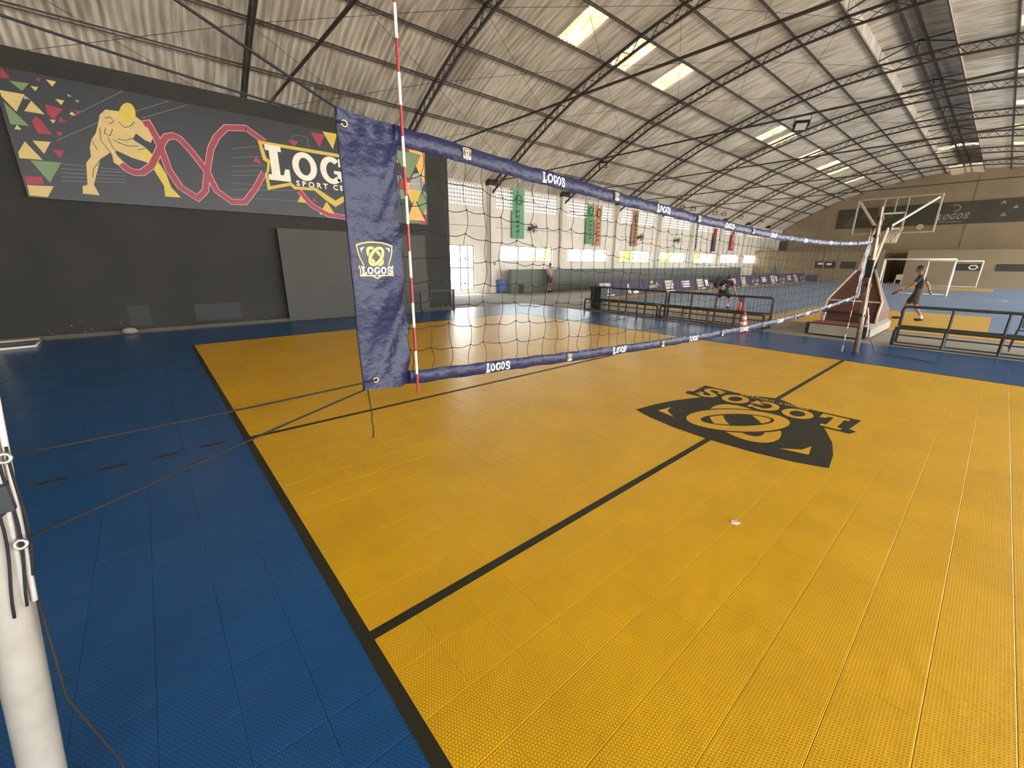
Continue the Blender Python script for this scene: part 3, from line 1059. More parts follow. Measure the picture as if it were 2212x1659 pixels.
def clipx(p):
    return [(min(max(x, -6.455), 2.715), min(max(z, 2.875), 5.155)) for x, z in p]


layer = {'red': .0010, 'green': .0014, 'grey': .0022, 'cream': .0018, 'orange': .0020, 'gold': .0024, 'skin': .0024, 'yellow': .0032}
for i, (c, p) in enumerate(ART):
    nm = 'athlete_print' if c in ('skin', 'yellow') else 'triangle_print'
    MB().poly(clipx(p), on_wall(layer[c] + i * .00004)).build(nm, PM[c], mural)
for si, (c, w, p) in enumerate(STROKES):
    if c == 'line':
        MB().stroke(p, w, on_wall(.0006)).build('line_print', PM['line'], mural)
    elif c == 'ink':
        MB().stroke(p, w, on_wall(.0060)).build('ink_line', PM['ink'], mural)
    else:
        rp = MB().stroke(p, w + .022, on_wall(.0044 + .0002 * (si % 3))).build('rope_print', PM['edge'], mural)
        MB().stroke(p, w, on_wall(.0056 + .0003 * (si % 3))).build('rope_fill', PM['rope'], rp)
SX = -.354


def mirrored(p):
    return [q for q in p] + [(2 * SX - x, z) for x, z in reversed(p) if abs(x - SX) > .2]


MB().poly(mirrored(SHIELD['outer']), on_wall(.0070)).build('shield_edge_print', PM['gold'], mural)
MB().poly(mirrored(SHIELD['inner']), on_wall(.0082)).build('shield_print', PM['navy'], mural)
hw = SX + 2.005
tot_ = sum(GLYPH_W[c] for c in 'LOGOS') + .4
ux_ = 0.0
for li, c in enumerate('LOGOS'):
    g_ = .16 if li in (0, 4) else 0.0
    t = MB()
    glyph(t, c, lambda a, b: on_wall(.0095)(SX - hw + (ux_ + a) / tot_ * 2 * hw, 3.80 + (b * (1 + g_) - g_ * .62) * .72))
    t.build('shield_letter', PM['pale'], mural)
    ux_ += GLYPH_W[c] + .10
for wd_, xc_, ww_ in (('S P O R T', -.576, .84), ('C E N T E R', .49, 1.01)):
    t = MB()
    text_mesh(wd_, .19, lambda x, y: (SX + xc_ + x, BY - .0095, 3.655 + y), t, bold=.006, width=ww_)
    t.build('shield_small_lettering', PM['pale'], mural)

# grey board leaning on the wall
gb = MB()
gb.add([(-2.02, BW - .16, .04), (2.55, BW - .16, .04), (2.55, BW - .02, 2.50), (-2.02, BW - .06, 2.50), (-2.02, BW - .20, .04), (2.55, BW - .20, .04), (2.55, BW - .09, 2.52), (-2.02, BW - .22, 2.52)],
       [(0, 1, 2, 3), (7, 6, 5, 4), (0, 3, 7, 4), (1, 5, 6, 2), (3, 2, 6, 7), (0, 4, 5, 1)])
gbo = gb.build('wall_board', mat('grey painted board', (66, 64, 58), .65, var=.07, scale=1.2))
tag(gbo, 'large plain grey board leaning on the dark wall under the mural', 'board')
# low bench frame against the wall, seen through the net
lb = thing('low_bench', (2.0, 11.45, 0), 'low dark bench frame against the charcoal wall behind the net', 'bench')
M_DKG = mat('dark bench paint', (60, 58, 52), .6, var=.1)
box('top_rail', M_DKG, lb, .6, 3.5, 11.38, 11.44, .66, .71)
for x in (.65, 2.1, 3.42):
    box('leg', M_DKG, lb, x, x + .06, 11.38, 11.44, 0, .66)
box('foot_rail', M_DKG, lb, .6, 3.5, 11.38, 11.44, 0, .05)
# rounded stone on the floor by the wall
st = MB()
random.seed(3)
vs_, fs_ = [], []
nu, nv = 14, 8
for j in range(nv + 1):
    ph_ = math.pi * j / nv
    for i in range(nu):
        a = 2 * math.pi * i / nu
        q = 1 + .10 * math.sin(2 * a + 1) + .07 * math.cos(3 * ph_ + a)
        vs_.append((-5.46 + .13 * q * math.sin(ph_) * math.cos(a), 11.50 + .10 * q * math.sin(ph_) * math.sin(a), .075 + .075 * math.cos(ph_)))
for j in range(nv):
    for i in range(nu):
        fs_.append((j * nu + i, j * nu + (i + 1) % nu, (j + 1) * nu + (i + 1) % nu, (j + 1) * nu + i))
st.add(vs_, fs_)
tag(st.build('stone', mat('pale stone', (150, 140, 122), .9, var=.2, scale=18), smooth=True), 'pale rounded stone on the blue floor by the dark wall', 'stone')
# ------------------------------------------------------------------ volleyball net
M_NAVY = bpy.data.materials.new('navy coated fabric')
M_NAVY.use_nodes = True
_t = NT(M_NAVY)
_b = M_NAVY.node_tree.nodes['Principled BSDF']
_g = _t.n('ShaderNodeNewGeometry')
_n = _t.n('ShaderNodeTexNoise')
_n.inputs['Scale'].default_value = 900
_t.l(_g.outputs['Position'], _n.inputs['Vector'])
_c = _t.mix(_n.outputs['Fac'], lin((22, 26, 54)), lin((32, 36, 68)))
_t.l(_c, _b.inputs['Base Color'])
_b.inputs['Roughness'].default_value = .42
_b.inputs['Specular IOR Level'].default_value = .35
_n5 = _t.n('ShaderNodeTexNoise')
_n5.inputs['Scale'].default_value = 26
_n5.inputs['Detail'].default_value = 3
_t.l(_g.outputs['Position'], _n5.inputs['Vector'])
_bp = _t.n('ShaderNodeBump')
_bp.inputs['Strength'].default_value = .6
_bp.inputs['Distance'].default_value = .012
_t.l(_n5.outputs['Fac'], _bp.inputs['Height'])
_t.l(_bp.outputs[0], _b.inputs['Normal'])
M_CORD = mat('black cord', (26, 24, 24), .8, var=.1, scale=60)
M_ROPE = mat('black rope', (22, 21, 24), .8, var=.2, scale=120)
M_PRW = mat('white print', (232, 230, 224), .5, var=.03)
M_PRG = mat('gold print', (226, 178, 92), .5, var=.12, scale=40)
M_PRD = mat('dark print', (44, 48, 58), .5, var=.06)
M_BRASS = mat('brass grommet', (196, 178, 140), .25, .9, var=.05)

_tx = [-4.40, -4.18, -3.86, -3.32, -2.28, -1.25, .3, 2.06, 3.4, 4.45]
_tz = [2.196, 2.185, 2.161, 2.126, 2.077, 2.034, 1.998, 2.004, 2.045, 2.098]
_bx = [-4.40, -4.10, -3.68, -2.59, -1.51, -.35, .6, 2.8, 4.45]
_bz = [1.267, 1.252, 1.214, 1.178, 1.126, 1.105, 1.098, 1.140, 1.205]
PT = np.polyfit(_tx, _tz, 4)
PB = np.polyfit(_bx, _bz, 4)


def ztop(x):
    return float(np.polyval(PT, x))


def zbot(x):
    return float(np.polyval(PB, x))          # upper edge of the lower band


def wrin(x, z, a=1.0):
    return a * (.0045 * math.sin(23 * x + 9 * z) + .003 * math.sin(61 * x - 30 * z + 1.3) + .0022 * math.sin(97 * x + 55 * z) + .004 * math.sin(7.3 * x + 2))


net = thing('volleyball_net', (0, 0, 0), 'black volleyball net with navy LOGOS bands stretched across the yellow court', 'net')


def band(name, x0, x1, f, h, n=260):
    mb = MB()
    rows = 5
    vs_, fs_ = [], []
    for side in (-1, 1):
        for i in range(n + 1):
            x = x0 + (x1 - x0) * i / n
            for j in range(rows + 1):
                t = j / rows
                z = f(x) - h * t
                bul = .010 * math.sin(math.pi * t) ** .5 if 0 < t < 1 else .0
                vs_.append((x, side * bul + wrin(x, z), z + .0015 * math.sin(31 * x) * (1 if j in (0, rows) else 0)))
    m = (n + 1) * (rows + 1)
    for s in range(2):
        for i in range(n):
            for j in range(rows):
                a = s * m + i * (rows + 1) + j
                q = (a, a + 1, a + rows + 2, a + rows + 1)
                fs_.append(q if s == 0 else q[::-1])
    mb.add(vs_, fs_)
    return mb.build(name, M_NAVY, net, smooth=True)


BH, LH = .066, .060
top_band = band('top_band', -4.17, 4.42, ztop, BH)
bot_band = band('bottom_band', -4.17, 4.42, zbot, LH)


def band_map(xc, f, h, su, sv, lift, flat=False):
    """to3 on the camera-facing (-y) side of a band"""
    def to3(u, v, k=0):
        x = xc + u * su
        z = f(x) - h / 2 + v * sv
        t = min(max((f(x) - z) / h, .0), 1.)
        bul = .010 * math.sin(math.pi * t) ** .5 if 0 < t < 1 else 0
        if flat:
            return (x, -.0125 + wrin(xc, f(xc) - h / 2) - lift - .0007 * k, z)
        return (x, -bul + wrin(x, z) - lift - .0007 * k, z)
    return to3


for f, h, par, xe, xt in ((ztop, BH, top_band, -3.86, -3.325), (zbot, LH, bot_band, -3.15, -3.685)):
    x = xt
    while x < 4.3:
        lt = MB()
        word_logos(lt, -.078, -.021, .156, .042, band_map(x, f, h, 1, 1, .0025), gap=.1, big=.12)
        lt.build('band_lettering', M_PRW, par)
        x += 1.05
    x = xe
    while x < 4.3:
        emblem(band_map(x, f, h, .021, .022, .003, True), net, M_PRW, M_PRD, M_PRG, M_PRW, name='band_emblem')
        x += 1.05

# side flaps
def flap_w(u, v, z):
    w = .016 * math.sin(5 * v * math.pi + u * 3.2) * math.sin(u * math.pi) + .010 * math.sin(9 * u + 18 * v) * (.3 + u * .7) + .006 * math.sin(40 * v + 20 * u) * u
    return w * (1 - math.exp(-((z - 1.708) / .085) ** 4))


def flap(x0, x1, n=14, m=46):
    mb = MB()
    vs_, fs_ = [], []
    for s in (-1, 1):
        for i in range(n + 1):
            u = i / n
            for j in range(m + 1):
                v = j / m
                x = x0 + (x1 - x0) * u
                za, zb = ztop(x), zbot(x) - LH
                z = za + (zb - za) * v
                w = flap_w(u, v, z)
                vs_.append((x + .003 * math.sin(37 * v) * (1 if i in (0, n) else 0), w + s * .0012, z))
    q = (n + 1) * (m + 1)
    for s in range(2):
        for i in range(n):
            for j in range(m):
                a = s * q + i * (m + 1) + j
                f_ = (a, a + 1, a + m + 2, a + m + 1)
                fs_.append(f_ if s == 0 else f_[::-1])
    mb.add(vs_, fs_)
    return mb.build('side_flap', M_NAVY, net, smooth=True)


def flap_y(x, z, x0=-4.372, x1=-4.168):
    u = (x - x0) / (x1 - x0)
    za, zb = ztop(x), zbot(x) - LH
    v = (za - z) / (za - zb)
    return flap_w(u, v, z)


fl = flap(-4.372, -4.168)
flap(4.26, 4.44)
emblem(lambda u, v, k: (-4.279 + u * .072, flap_y(-4.279 + u * .072, 1.708 + v * .067) - .0026 - .0008 * k, 1.708 + v * .067), net, M_PRG, M_PRD, M_PRG, M_PRW, name='flap_emblem')
# hems and seams of the flap
for f, dz0, dz1 in ((ztop, 0, .066), (zbot, 0, .060)):
    mb = MB()
    n = 24
    for i in range(n):
        xa, xb = -4.374 + .21 * i / n, -4.374 + .21 * (i + 1) / n
        for s in (-1, 1):
            p = [(x, flap_y(min(max(x, -4.372), -4.168), f(x) - dz) + s * .0035, f(x) - dz) for x, dz in ((xa, dz0), (xb, dz0), (xb, dz1), (xa, dz1))]
            mb.add(p, [(0, 1, 2, 3) if s > 0 else (3, 2, 1, 0)])
    mb.build('hem', M_NAVY, fl, smooth=True)
mb = MB()
mb.tube([(-4.372, flap_y(-4.372, z), z) for z in np.linspace(ztop(-4.372), zbot(-4.372) - LH, 30)], .0045, 6)
mb.build('edge_binding', M_NAVY, fl, smooth=True)
for gx, gz in ((-4.349, 2.150), (-4.323, 1.240)):
    mb = MB()
    mb.tube([(gx + .010 * math.cos(a), flap_y(gx, gz) - .006, gz + .010 * math.sin(a)) for a in np.linspace(0, 2 * math.pi, 17)[:-1]], .0035, 6, closed=True)
    mb.build('grommet', M_BRASS, fl, smooth=True)

# knotted cord mesh
rng = random.Random(11)
cols = [-4.16] + [-4.06 + .1 * k for k in range(84)]
NRW = 9
node = {}
for i, x in enumerate(cols):
    zt, zb = ztop(x) - BH + .006, zbot(x) - .006
    for j in range(NRW + 1):
        z = zb + (zt - zb) * j / NRW
        jx, jz = (rng.uniform(-.011, .011), rng.uniform(-.010, .010)) if 0 < j < NRW else (rng.uniform(-.004, .004), 0)
        if i == 0:
            jx = 0
        node[i, j] = Vector((x + jx, wrin(x, z, .6) + rng.uniform(-.006, .006), z + jz))
mb = MB()


def cord(a, b, bend, seg=5):
    d = b - a
    side = Vector((d.z, 0, -d.x)).normalized()
    pts = []
    for q in range(seg + 1):
        t = q / seg
        pts.append(a + d * t + side * bend * math.sin(math.pi * t) + Vector((0, .3 * bend * math.sin(math.pi * t), 0)))
    mb.tube(pts, .00165, 3, cap=False)


for i in range(len(cols)):
    s = rng.choice((-1, 1))
    for j in range(NRW):
        s = -s if rng.random() < .8 else s
        cord(node[i, j], node[i, j + 1], s * rng.uniform(.003, .013) * (1.6 if j == 0 else 1), 6 if cols[i] < 0 else 3)
    if i + 1 < len(cols):
        for j in range(1, NRW):
            cord(node[i, j], node[i + 1, j], rng.uniform(.003, .014), 5 if cols[i] < 0 else 3)
mb.build('cord_mesh', M_CORD, net, kind='stuff')
kn = MB()
for (i, j), p in node.items():
    if 0 < j < NRW and cols[i] < -1.0:
        kn.tube([p + Vector((-.003, 0, -.002)), p + Vector((.003, 0, .002))], .0032, 4)
kn.build('cord_knots', M_CORD, net, kind='stuff')

# antennas: red and white rods
M_RED = mat('red band paint', (150, 48, 50), .4, var=.15, scale=30)
M_WHT = mat('white band paint', (222, 214, 204), .4, var=.06, scale=30)


def antenna(x, y, z0, n, zr, label):
    a = thing('net_antenna', (x, y, z0), label, 'antenna', 'net antennas')
    bz = zr
    while bz - .1 > z0:
        bz -= .1
    cuts = [z0] + [bz + .1 * k for k in range(1 if bz - z0 < .01 else 0, 40) if z0 < bz + .1 * k < z0 + n * .1] + [z0 + n * .1]
    for k in range(len(cuts) - 1):
        zc = (cuts[k] + cuts[k + 1]) / 2
        red = int(math.floor((zc - zr) / .1 + 100)) % 2 == 1
        MB().tube([(x, y, cuts[k]), (x, y, cuts[k + 1])], .0055, 8).build('rod_band', M_RED if red else M_WHT, a, smooth=False)
    return a


antenna(-4.148, -.026, 1.155, 18, 2.240, 'red and white striped antenna beside the navy side flap')
antenna(4.06, -.026, .235, 20, 2.240, 'red and white striped antenna hanging low at the far net end')

# ropes
def rope(name, pts, r, label, m=M_ROPE, n=6):
    mb = MB()
    mb.tube(pts, r, n)
    return tag(mb.build(name, m, smooth=True), label, 'rope')


def sagline(a, b, sag=0.0, n=10, jit=0.0):
    a, b = Vector(a), Vector(b)
    return [a + (b - a) * i / n + Vector((random.uniform(-jit, jit), random.uniform(-jit, jit), -4 * sag * (i / n) * (1 - i / n))) for i in range(n + 1)]


rope('net_rope', sagline((-5.135, -.06, 2.492), (-4.375, 0, 2.193), .005), .0045, 'black rope rising from the top corner of the navy flap')
rope('net_rope', sagline((-5.17, -.06, 2.210), (-4.352, -.012, 2.150), .010), .0032, 'thin black rope tied to the upper brass grommet')
rope('net_rope', sagline((-5.283, -.06, 1.232), (-4.325, -.012, 1.240), .004), .0032, 'thin black rope tied to the lower brass grommet')
rope('net_rope', sagline((-5.31, -.06, 1.0), (-4.366, 0, 1.206), -.002), .0038, 'black rope running to the bottom corner of the flap')
rope('rope_tail', [(-4.358, -.004, 1.205), (-4.356, -.004, 1.17), (-4.354, -.006, 1.13), (-4.350, -.004, 1.10), (-4.354, -.004, 1.07), (-4.351, -.006, 1.04), (-4.353, -.004, 1.0), (-4.356, -.004, .992)], .0026, 'loose black rope end hanging below the navy flap')
rope('rope_tail', [(-4.376, -.010, 2.150), (-4.382, -.012, 2.135), (-4.380, -.012, 2.10), (-4.378, -.012, 2.08), (-4.381, -.012, 2.065)], .0026, 'short knotted rope end at the upper flap corner')

# ------------------------------------------------------------------ net posts
M_PWHITE = mat('scuffed white post paint', (158, 151, 140), .38, var=.10, scale=14)
M_RUST = mat('weathered post steel', (150, 128, 104), .5, .3, var=.35, scale=16)
post = thing('net_post', (-5.47, 0, 0), 'white painted net post wound with black rope at lower left', 'post')
axis = lambda z: Vector((-5.485 + .108 * z, 0, z))
MB().tube([axis(z) for z in np.linspace(0, 2.62, 14)], .047, 20).build('tube', M_PWHITE, post, smooth=True)
MB().lathe([(.075, 0), (.075, .012), (.055, .02)], (-5.485, 0, 0), 18).build('floor_collar', M_STEEL, post)
rail = MB()
for dx in (.036, .052):
    rail.tube([axis(.80) + Vector((dx, -.03, 0)), axis(2.5) + Vector((dx, -.03, 0))], .0065, 6)
rail.build('rope_rail', M_WHT, post, smooth=True)
for z in (.985, 1.225, 2.21, 2.5):
    c = axis(z) + Vector((.050, -.050, 0))
    mb = MB()
    mb.tube([c + Vector((.011 * math.cos(a), .003 * math.sin(a), .011 * math.sin(a))) for a in np.linspace(0, 2 * math.pi, 13)[:-1]], .0045, 6, closed=True)
    mb.build('hook_ring', mat('bright steel', (200, 196, 186), .3, .8, var=.1), post, smooth=True)
mb = MB()
mb.box(-.026, .020, -.024, .024, -.035, .035)
mb.v = [tuple(Vector(v) + axis(1.12) + Vector((.03, -.035, 0))) for v in mb.v]
mb.build('cleat', mat('dark green plastic', (30, 38, 34), .5, var=.1), post)
mb = MB()
mb.tube([axis(z) + Vector((.05 * math.cos(40 * z), .05 * math.sin(40 * z), 0)) for z in np.linspace(1.06, 1.2, 50)], .0036, 5)
for off, z1 in (((.022, -.05), .78), ((.046, -.046), .80), ((.060, -.036), .88)):
    mb.tube([axis(z) + Vector((off[0] + .006 * math.sin(14 * z), off[1], 0)) for z in np.linspace(1.25, z1, 12)], .0034, 5)
mb.tube([axis(.80) + Vector((.058, -.03, 0)), Vector((-5.36, -.03, .45)), Vector((-5.31, -.02, .12)), Vector((-5.30, -.03, .012)), Vector((-5.28, -.2, .006)), Vector((-5.22, -.42, .006)), Vector((-5.2, -.9, .006))], .0042, 5)
mb.build('rope_winding', M_ROPE, post, smooth=True)

fp = thing('net_post', (5.5, 0, 0), 'slim weathered net post at the far end beside the hoop', 'post')
fax = lambda z: Vector((5.5 - .055 * z, .045 * z, z))
MB().tube([fax(0), fax(1.35)], .045, 14).build('tube', M_RUST, fp, smooth=True)
MB().tube([fax(1.2), fax(2.75)], .036, 14).build('inner_tube', M_RUST, fp, smooth=True)
MB().tube([fax(.7) + Vector((-.08, -.02, 0)), fax(2.7) + Vector((-.08, -.02, 0))], .014, 8).build('rope_rail', M_WHT, fp, smooth=True)
MB().lathe([(.08, 0), (.08, .012), (.055, .02)], (5.5, 0, 0), 16).build('floor_collar', M_STEEL, fp)
for z in (.75, 1.32, 2.2, 2.5):
    MB().lathe([(.055, -.03), (.06, 0), (.055, .03)], tuple(fax(z)), 12).build('clamp', M_STEEL, fp)
mb = MB()
mb.box(-.06, .06, -.06, .06, -.16, .16)
mb.v = [tuple(Vector(v) + fax(1.62) + Vector((-.05, .02, 0))) for v in mb.v]
mb.build('winch', mat('black plastic', (24, 23, 24), .5, var=.1), fp)
mb = MB()
mb.tube([fax(.9) + Vector((.02, -.06, 0)), fax(.6) + Vector((.08, -.1, 0)), fax(.35) + Vector((.02, -.12, 0))], .012, 6)
mb.build('crank', M_WHT, fp, smooth=True)
rope('net_rope', sagline((4.44, 0, 2.095), tuple(fax(2.2) + Vector((-.09, 0, 0))), .01), .004, 'black rope joining the far top band to its post')
rope('net_rope', sagline((4.44, 0, 1.17), tuple(fax(1.2) + Vector((-.14, -.03, 0))), .01), .004, 'black rope joining the far bottom band to its post')
MB().tube([(5.62, -.05, .9), (5.66, -.1, .4), (5.72, -.25, .02), (5.78, -.42, .006), (5.74, -.75, .006), (5.55, -1.1, .006)], .004, 5).build('floor_cord', M_ROPE, smooth=True)
tag(bpy.data.objects['floor_cord'], 'thin dark cord trailing on the blue floor by the far post', 'rope')
# ------------------------------------------------------------------ basketball hoop seen from behind
M_CREAMS = mat('cream steel paint', (206, 192, 168), .5, .1, var=.12, scale=10)
M_MAROON = mat('maroon panel', (92, 54, 44), .7, var=.12, scale=5)
M_REDPAD = mat('faded red mat', (150, 70, 72), .75, var=.12, scale=6)
M_GREYPAD = mat('grey padding', (150, 140, 124), .75, var=.08, scale=4)
M_BLKPAD = mat('black corner padding', (38, 36, 40), .6, var=.1)
hoop = thing('basketball_hoop', (9.0, .8, 0), 'wheeled basketball hoop with glass backboard and padded base seen from behind', 'hoop')
HB = MB()
HB.box(7.62, 10.35, .22, 1.38, .04, .25)
HB.build('base', M_GREYPAD, hoop)
box('front_pad', M_GREYPAD, hoop, 7.50, 7.62, .26, 1.34, .03, .27)
for y in (.20, 1.33):
    box('corner_pad', M_BLKPAD, hoop, 7.49, 7.66, y, y + .07, .02, .29)
mb = MB()
mb.add([(7.66, .16, .03), (10.4, .16, .03), (10.4, .16, .22), (7.66, .16, .22), (7.66, .30, .31), (10.4, .30, .31), (7.66, .30, .03), (10.4, .30, .03)],
       [(0, 1, 2, 3), (3, 2, 5, 4), (4, 5, 7, 6), (0, 3, 4, 6), (1, 7, 5, 2), (0, 6, 7, 1)])
mb.build('side_pad', M_GREYPAD, hoop)
box('top_mat', M_REDPAD, hoop, 7.56, 8.25, .32, 1.36, .27, .285)
box('mat_edge', M_BLKPAD, hoop, 7.53, 7.58, .26, 1.36, .255, .292)
box('top_plate', M_GREYPAD, hoop, 8.25, 10.3, .32, 1.34, .255, .275)
# tapering side panels and back panel of the counterweight housing
for y in (.22, 1.30):
    mb = MB()
    s = 1 if y > .8 else -1
    pr = [(8.45, .30, 0), (8.45, .55, 0), (8.62, .82, 0), (9.15, 1.55, .36), (9.35, 1.55, .36), (10.1, .55, .0), (10.1, .30, 0)]
    a = [(x, y - s * q, z) for x, z, q in pr]
    b = [(x, y - s * (q + .04), z) for x, z, q in pr]
    n = len(pr)
    mb.add(a + b, [tuple(range(n)), tuple(range(2 * n - 1, n - 1, -1))] + [(i, i + n, (i + 1) % n + n, (i + 1) % n) for i in range(n)])
    mb.build('side_panel', M_MAROON, hoop)
    MB().tube([(x - .02, y - s * (q - .01), z) for x, z, q in pr[:4]], .028, 6).build('panel_edge', M_CREAMS, hoop, smooth=True)
mb = MB()
mb.quad((8.47, .26, .30), (8.47, 1.30, .30), (8.47, 1.30, .56), (8.47, .26, .56))
mb.quad((8.47, .26, .56), (8.47, 1.30, .56), (8.64, 1.30, .82), (8.64, .26, .82))
mb.quad((8.64, .26, .82), (8.64, 1.30, .82), (9.16, .94, 1.54), (9.16, .62, 1.54))
mb.build('back_panel', M_MAROON, hoop)
MB().tube([(8.60, .24, .80), (8.60, 1.32, .80)], .022, 6).build('cross_rail', M_CREAMS, hoop)
box('shelf', M_BLKPAD, hoop, 8.36, 8.46, .28, 1.3, .50, .54)
for y in (.36, 1.24):
    MB().tube([(8.30, y, .28), (8.36, y, .5)], .02, 6).build('stay', M_CREAMS, hoop)
HCY = .90
for dy in (-.13, .13):
    MB().tube([(9.05, HCY - .05 + dy, .9), (10.75, HCY + dy, 2.68)], .038, 6).build('mast_tube', M_CREAMS, hoop)
MB().tube([(9.3, HCY - .05, 1.5), (11.1, HCY, 2.30)], .030, 6).build('lower_arm', M_CREAMS, hoop)
MB().tube([(9.0, HCY, .7), (10.2, HCY, 1.9)], .045, 8).build('piston', mat('black steel', (26, 25, 26), .4, .4, var=.1), hoop, smooth=True)
box('head_plate', M_BLKPAD, hoop, 10.70, 10.82, HCY - .20, HCY + .20, 2.60, 2.74)
MB().tube([(10.75, HCY, 2.68), (12.06, HCY, 2.72)], .05, 6).build('extension_arm', M_CREAMS, hoop)
for y in (1.76, .04):
    MB().tube([(10.78, HCY + (.14 if y > 1 else -.14), 2.68), (12.05, y, 3.50)], .032, 6).build('brace', M_CREAMS, hoop)
BX, BY0, BY1, BZ0, BZ1 = 12.1, 0.0, 1.80, 2.62, 3.56
M_BGLASS = bpy.data.materials.new('scratched backboard glass')
M_BGLASS.use_nodes = True
_t = NT(M_BGLASS)
for x in list(M_BGLASS.node_tree.nodes):
    if x.type == 'BSDF_PRINCIPLED':
        M_BGLASS.node_tree.nodes.remove(x)
_o = [x for x in M_BGLASS.node_tree.nodes if x.type == 'OUTPUT_MATERIAL'][0]
_tp = _t.n('ShaderNodeBsdfTransparent')
_tp.inputs[0].default_value = (.90, .91, .89, 1)
_gl = _t.n('ShaderNodeBsdfGlossy')
_gl.inputs['Roughness'].default_value = .08
_mx = _t.n('ShaderNodeMixShader')
_mx.inputs[0].default_value = .012
_t.l(_tp.outputs[0], _mx.inputs[1])
_t.l(_gl.outputs[0], _mx.inputs[2])
_t.l(_mx.outputs[0], _o.inputs[0])
board = box('backboard', M_BGLASS, hoop, BX, BX + .015, BY0, BY1, BZ0, BZ1)
M_BFR = mat('backboard frame', (168, 156, 134), .5, .2, var=.1)
mb = MB()
w = .035
mb.box(BX - .03, BX + .03, BY0 - w, BY1 + w, BZ0 - w, BZ0).box(BX - .03, BX + .03, BY0 - w, BY1 + w, BZ1, BZ1 + w)
mb.box(BX - .03, BX + .03, BY0 - w, BY0, BZ0, BZ1).box(BX - .03, BX + .03, BY1, BY1 + w, BZ0, BZ1)
mb.build('backboard_frame', M_BFR, hoop)
for y in (.66, .92, 1.18):
    box('frame_bar', M_BFR, hoop, BX - .045, BX - .02, y - .012, y + .012, 3.15 if y == .92 else BZ0, BZ1)
M_LBL = mat('white board marking', (226, 220, 206), .5, var=.03)
for a in ((.645, 1.185, 3.13, 3.175), (.645, 1.185, 2.70, 2.735), (.645, .69, 2.70, 3.175), (1.14, 1.185, 2.70, 3.175)):
    box('target_marking', M_LBL, board, BX - .006, BX - .001, *a)
mb = MB()
mb.lathe([(.075, 0), (.075, .004)], (BX - .008, .28, 2.74), 20, axis='x')
mb.build('sticker', M_BFR, board)
rim = MB()
rim.tube([(BX + .32 + .225 * math.cos(a), HCY + .225 * math.sin(a), 2.76) for a in np.linspace(0, 2 * math.pi, 29)[:-1]], .010, 6, closed=True)
rim.tube([(BX, HCY, 2.75), (BX + .1, HCY, 2.755)], .04, 6)
rim.build('rim', mat('orange rim paint', (170, 84, 44), .4, .2, var=.1), hoop, smooth=True)
nb = MB()
for i in range(14):
    for sgn in (-1, 1):
        p = []
        for q in range(6):
            t = q / 5
            a = 2 * math.pi * (i + sgn * t * 2.2) / 14
            r_ = .222 - .10 * t + .03 * t * t
            p.append((BX + .32 + r_ * math.cos(a), HCY + r_ * math.sin(a), 2.75 - .42 * t))
        nb.tube(p, .006, 3, cap=False)
nb.build('hoop_net', mat('white hoop cord', (216, 206, 188), .8, var=.05), hoop, kind='stuff')
MB().lathe([(.075, 0), (.075, .06)], (7.85, .5, .02), 12, axis='y').build('caster', M_BLKPAD, hoop)

# ------------------------------------------------------------------ goals
M_GOALW = mat('white goal paint', (228, 220, 202), .45, var=.05)


def goal(x, y0, y1, h, depth, label, thick=.045):
    g = thing('futsal_goal', (x, (y0 + y1) / 2, 0), label, 'goal')
    for y in (y0, y1):
        MB().tube([(x, y, 0), (x, y, h)], thick, 10).build('goal_post', M_GOALW, g, smooth=True)
    MB().tube([(x, y0, h), (x, y1, h)], thick, 10).build('crossbar', M_GOALW, g, smooth=True)
    for y in (y0, y1):
        MB().tube([(x, y, .03), (x + depth, y, .03)], .025, 8).build('base_rail', M_GOALW, g, smooth=True)
        MB().tube([(x, y, h), (x + depth * .5, y, h * .93), (x + depth, y, .03)], .022, 8).build('back_stay', M_GOALW, g, smooth=True)
    MB().tube([(x + depth, y0, .03), (x + depth, y1, .03)], .025, 8).build('back_rail', M_GOALW, g, smooth=True)
    return g


goal(29.07, .28, 3.28, 2.0, 1.0, 'white futsal goal frame standing in mid-court behind the walking man', .05)
goal(43.7, -.40, 2.6, 2.0, .9, 'white futsal goal frame on the far end line')
g3 = thing('training_goal', (-7.5, 11.0, 0), 'white goal frame corner at the left edge by the dark wall', 'goal')
MB().tube([(-7.52, 11.55, .03), (-7.52, 11.55, 1.95)], .035, 10).build('goal_post', M_GOALW, g3, smooth=True)
MB().tube([(-7.52, 11.55, .03), (-6.88, 11.60, .03), (-6.84, 10.58, .03), (-7.9, 10.40, .03), (-9.2, 10.40, .03)], .026, 8).build('base_rail', M_GOALW, g3, smooth=True)
MB().tube([(-7.52, 11.55, 1.95), (-10.4, 11.55, 1.95)], .035, 10).build('crossbar', M_GOALW, g3, smooth=True)
MB().tube([(-10.4, 11.55, 0), (-10.4, 11.55, 1.95)], .035, 10).build('goal_post', M_GOALW, g3, smooth=True)

# ------------------------------------------------------------------ tube-frame benches
M_BENCH = mat('olive black bench paint', (58, 58, 50), .55, .1, var=.15, scale=8)


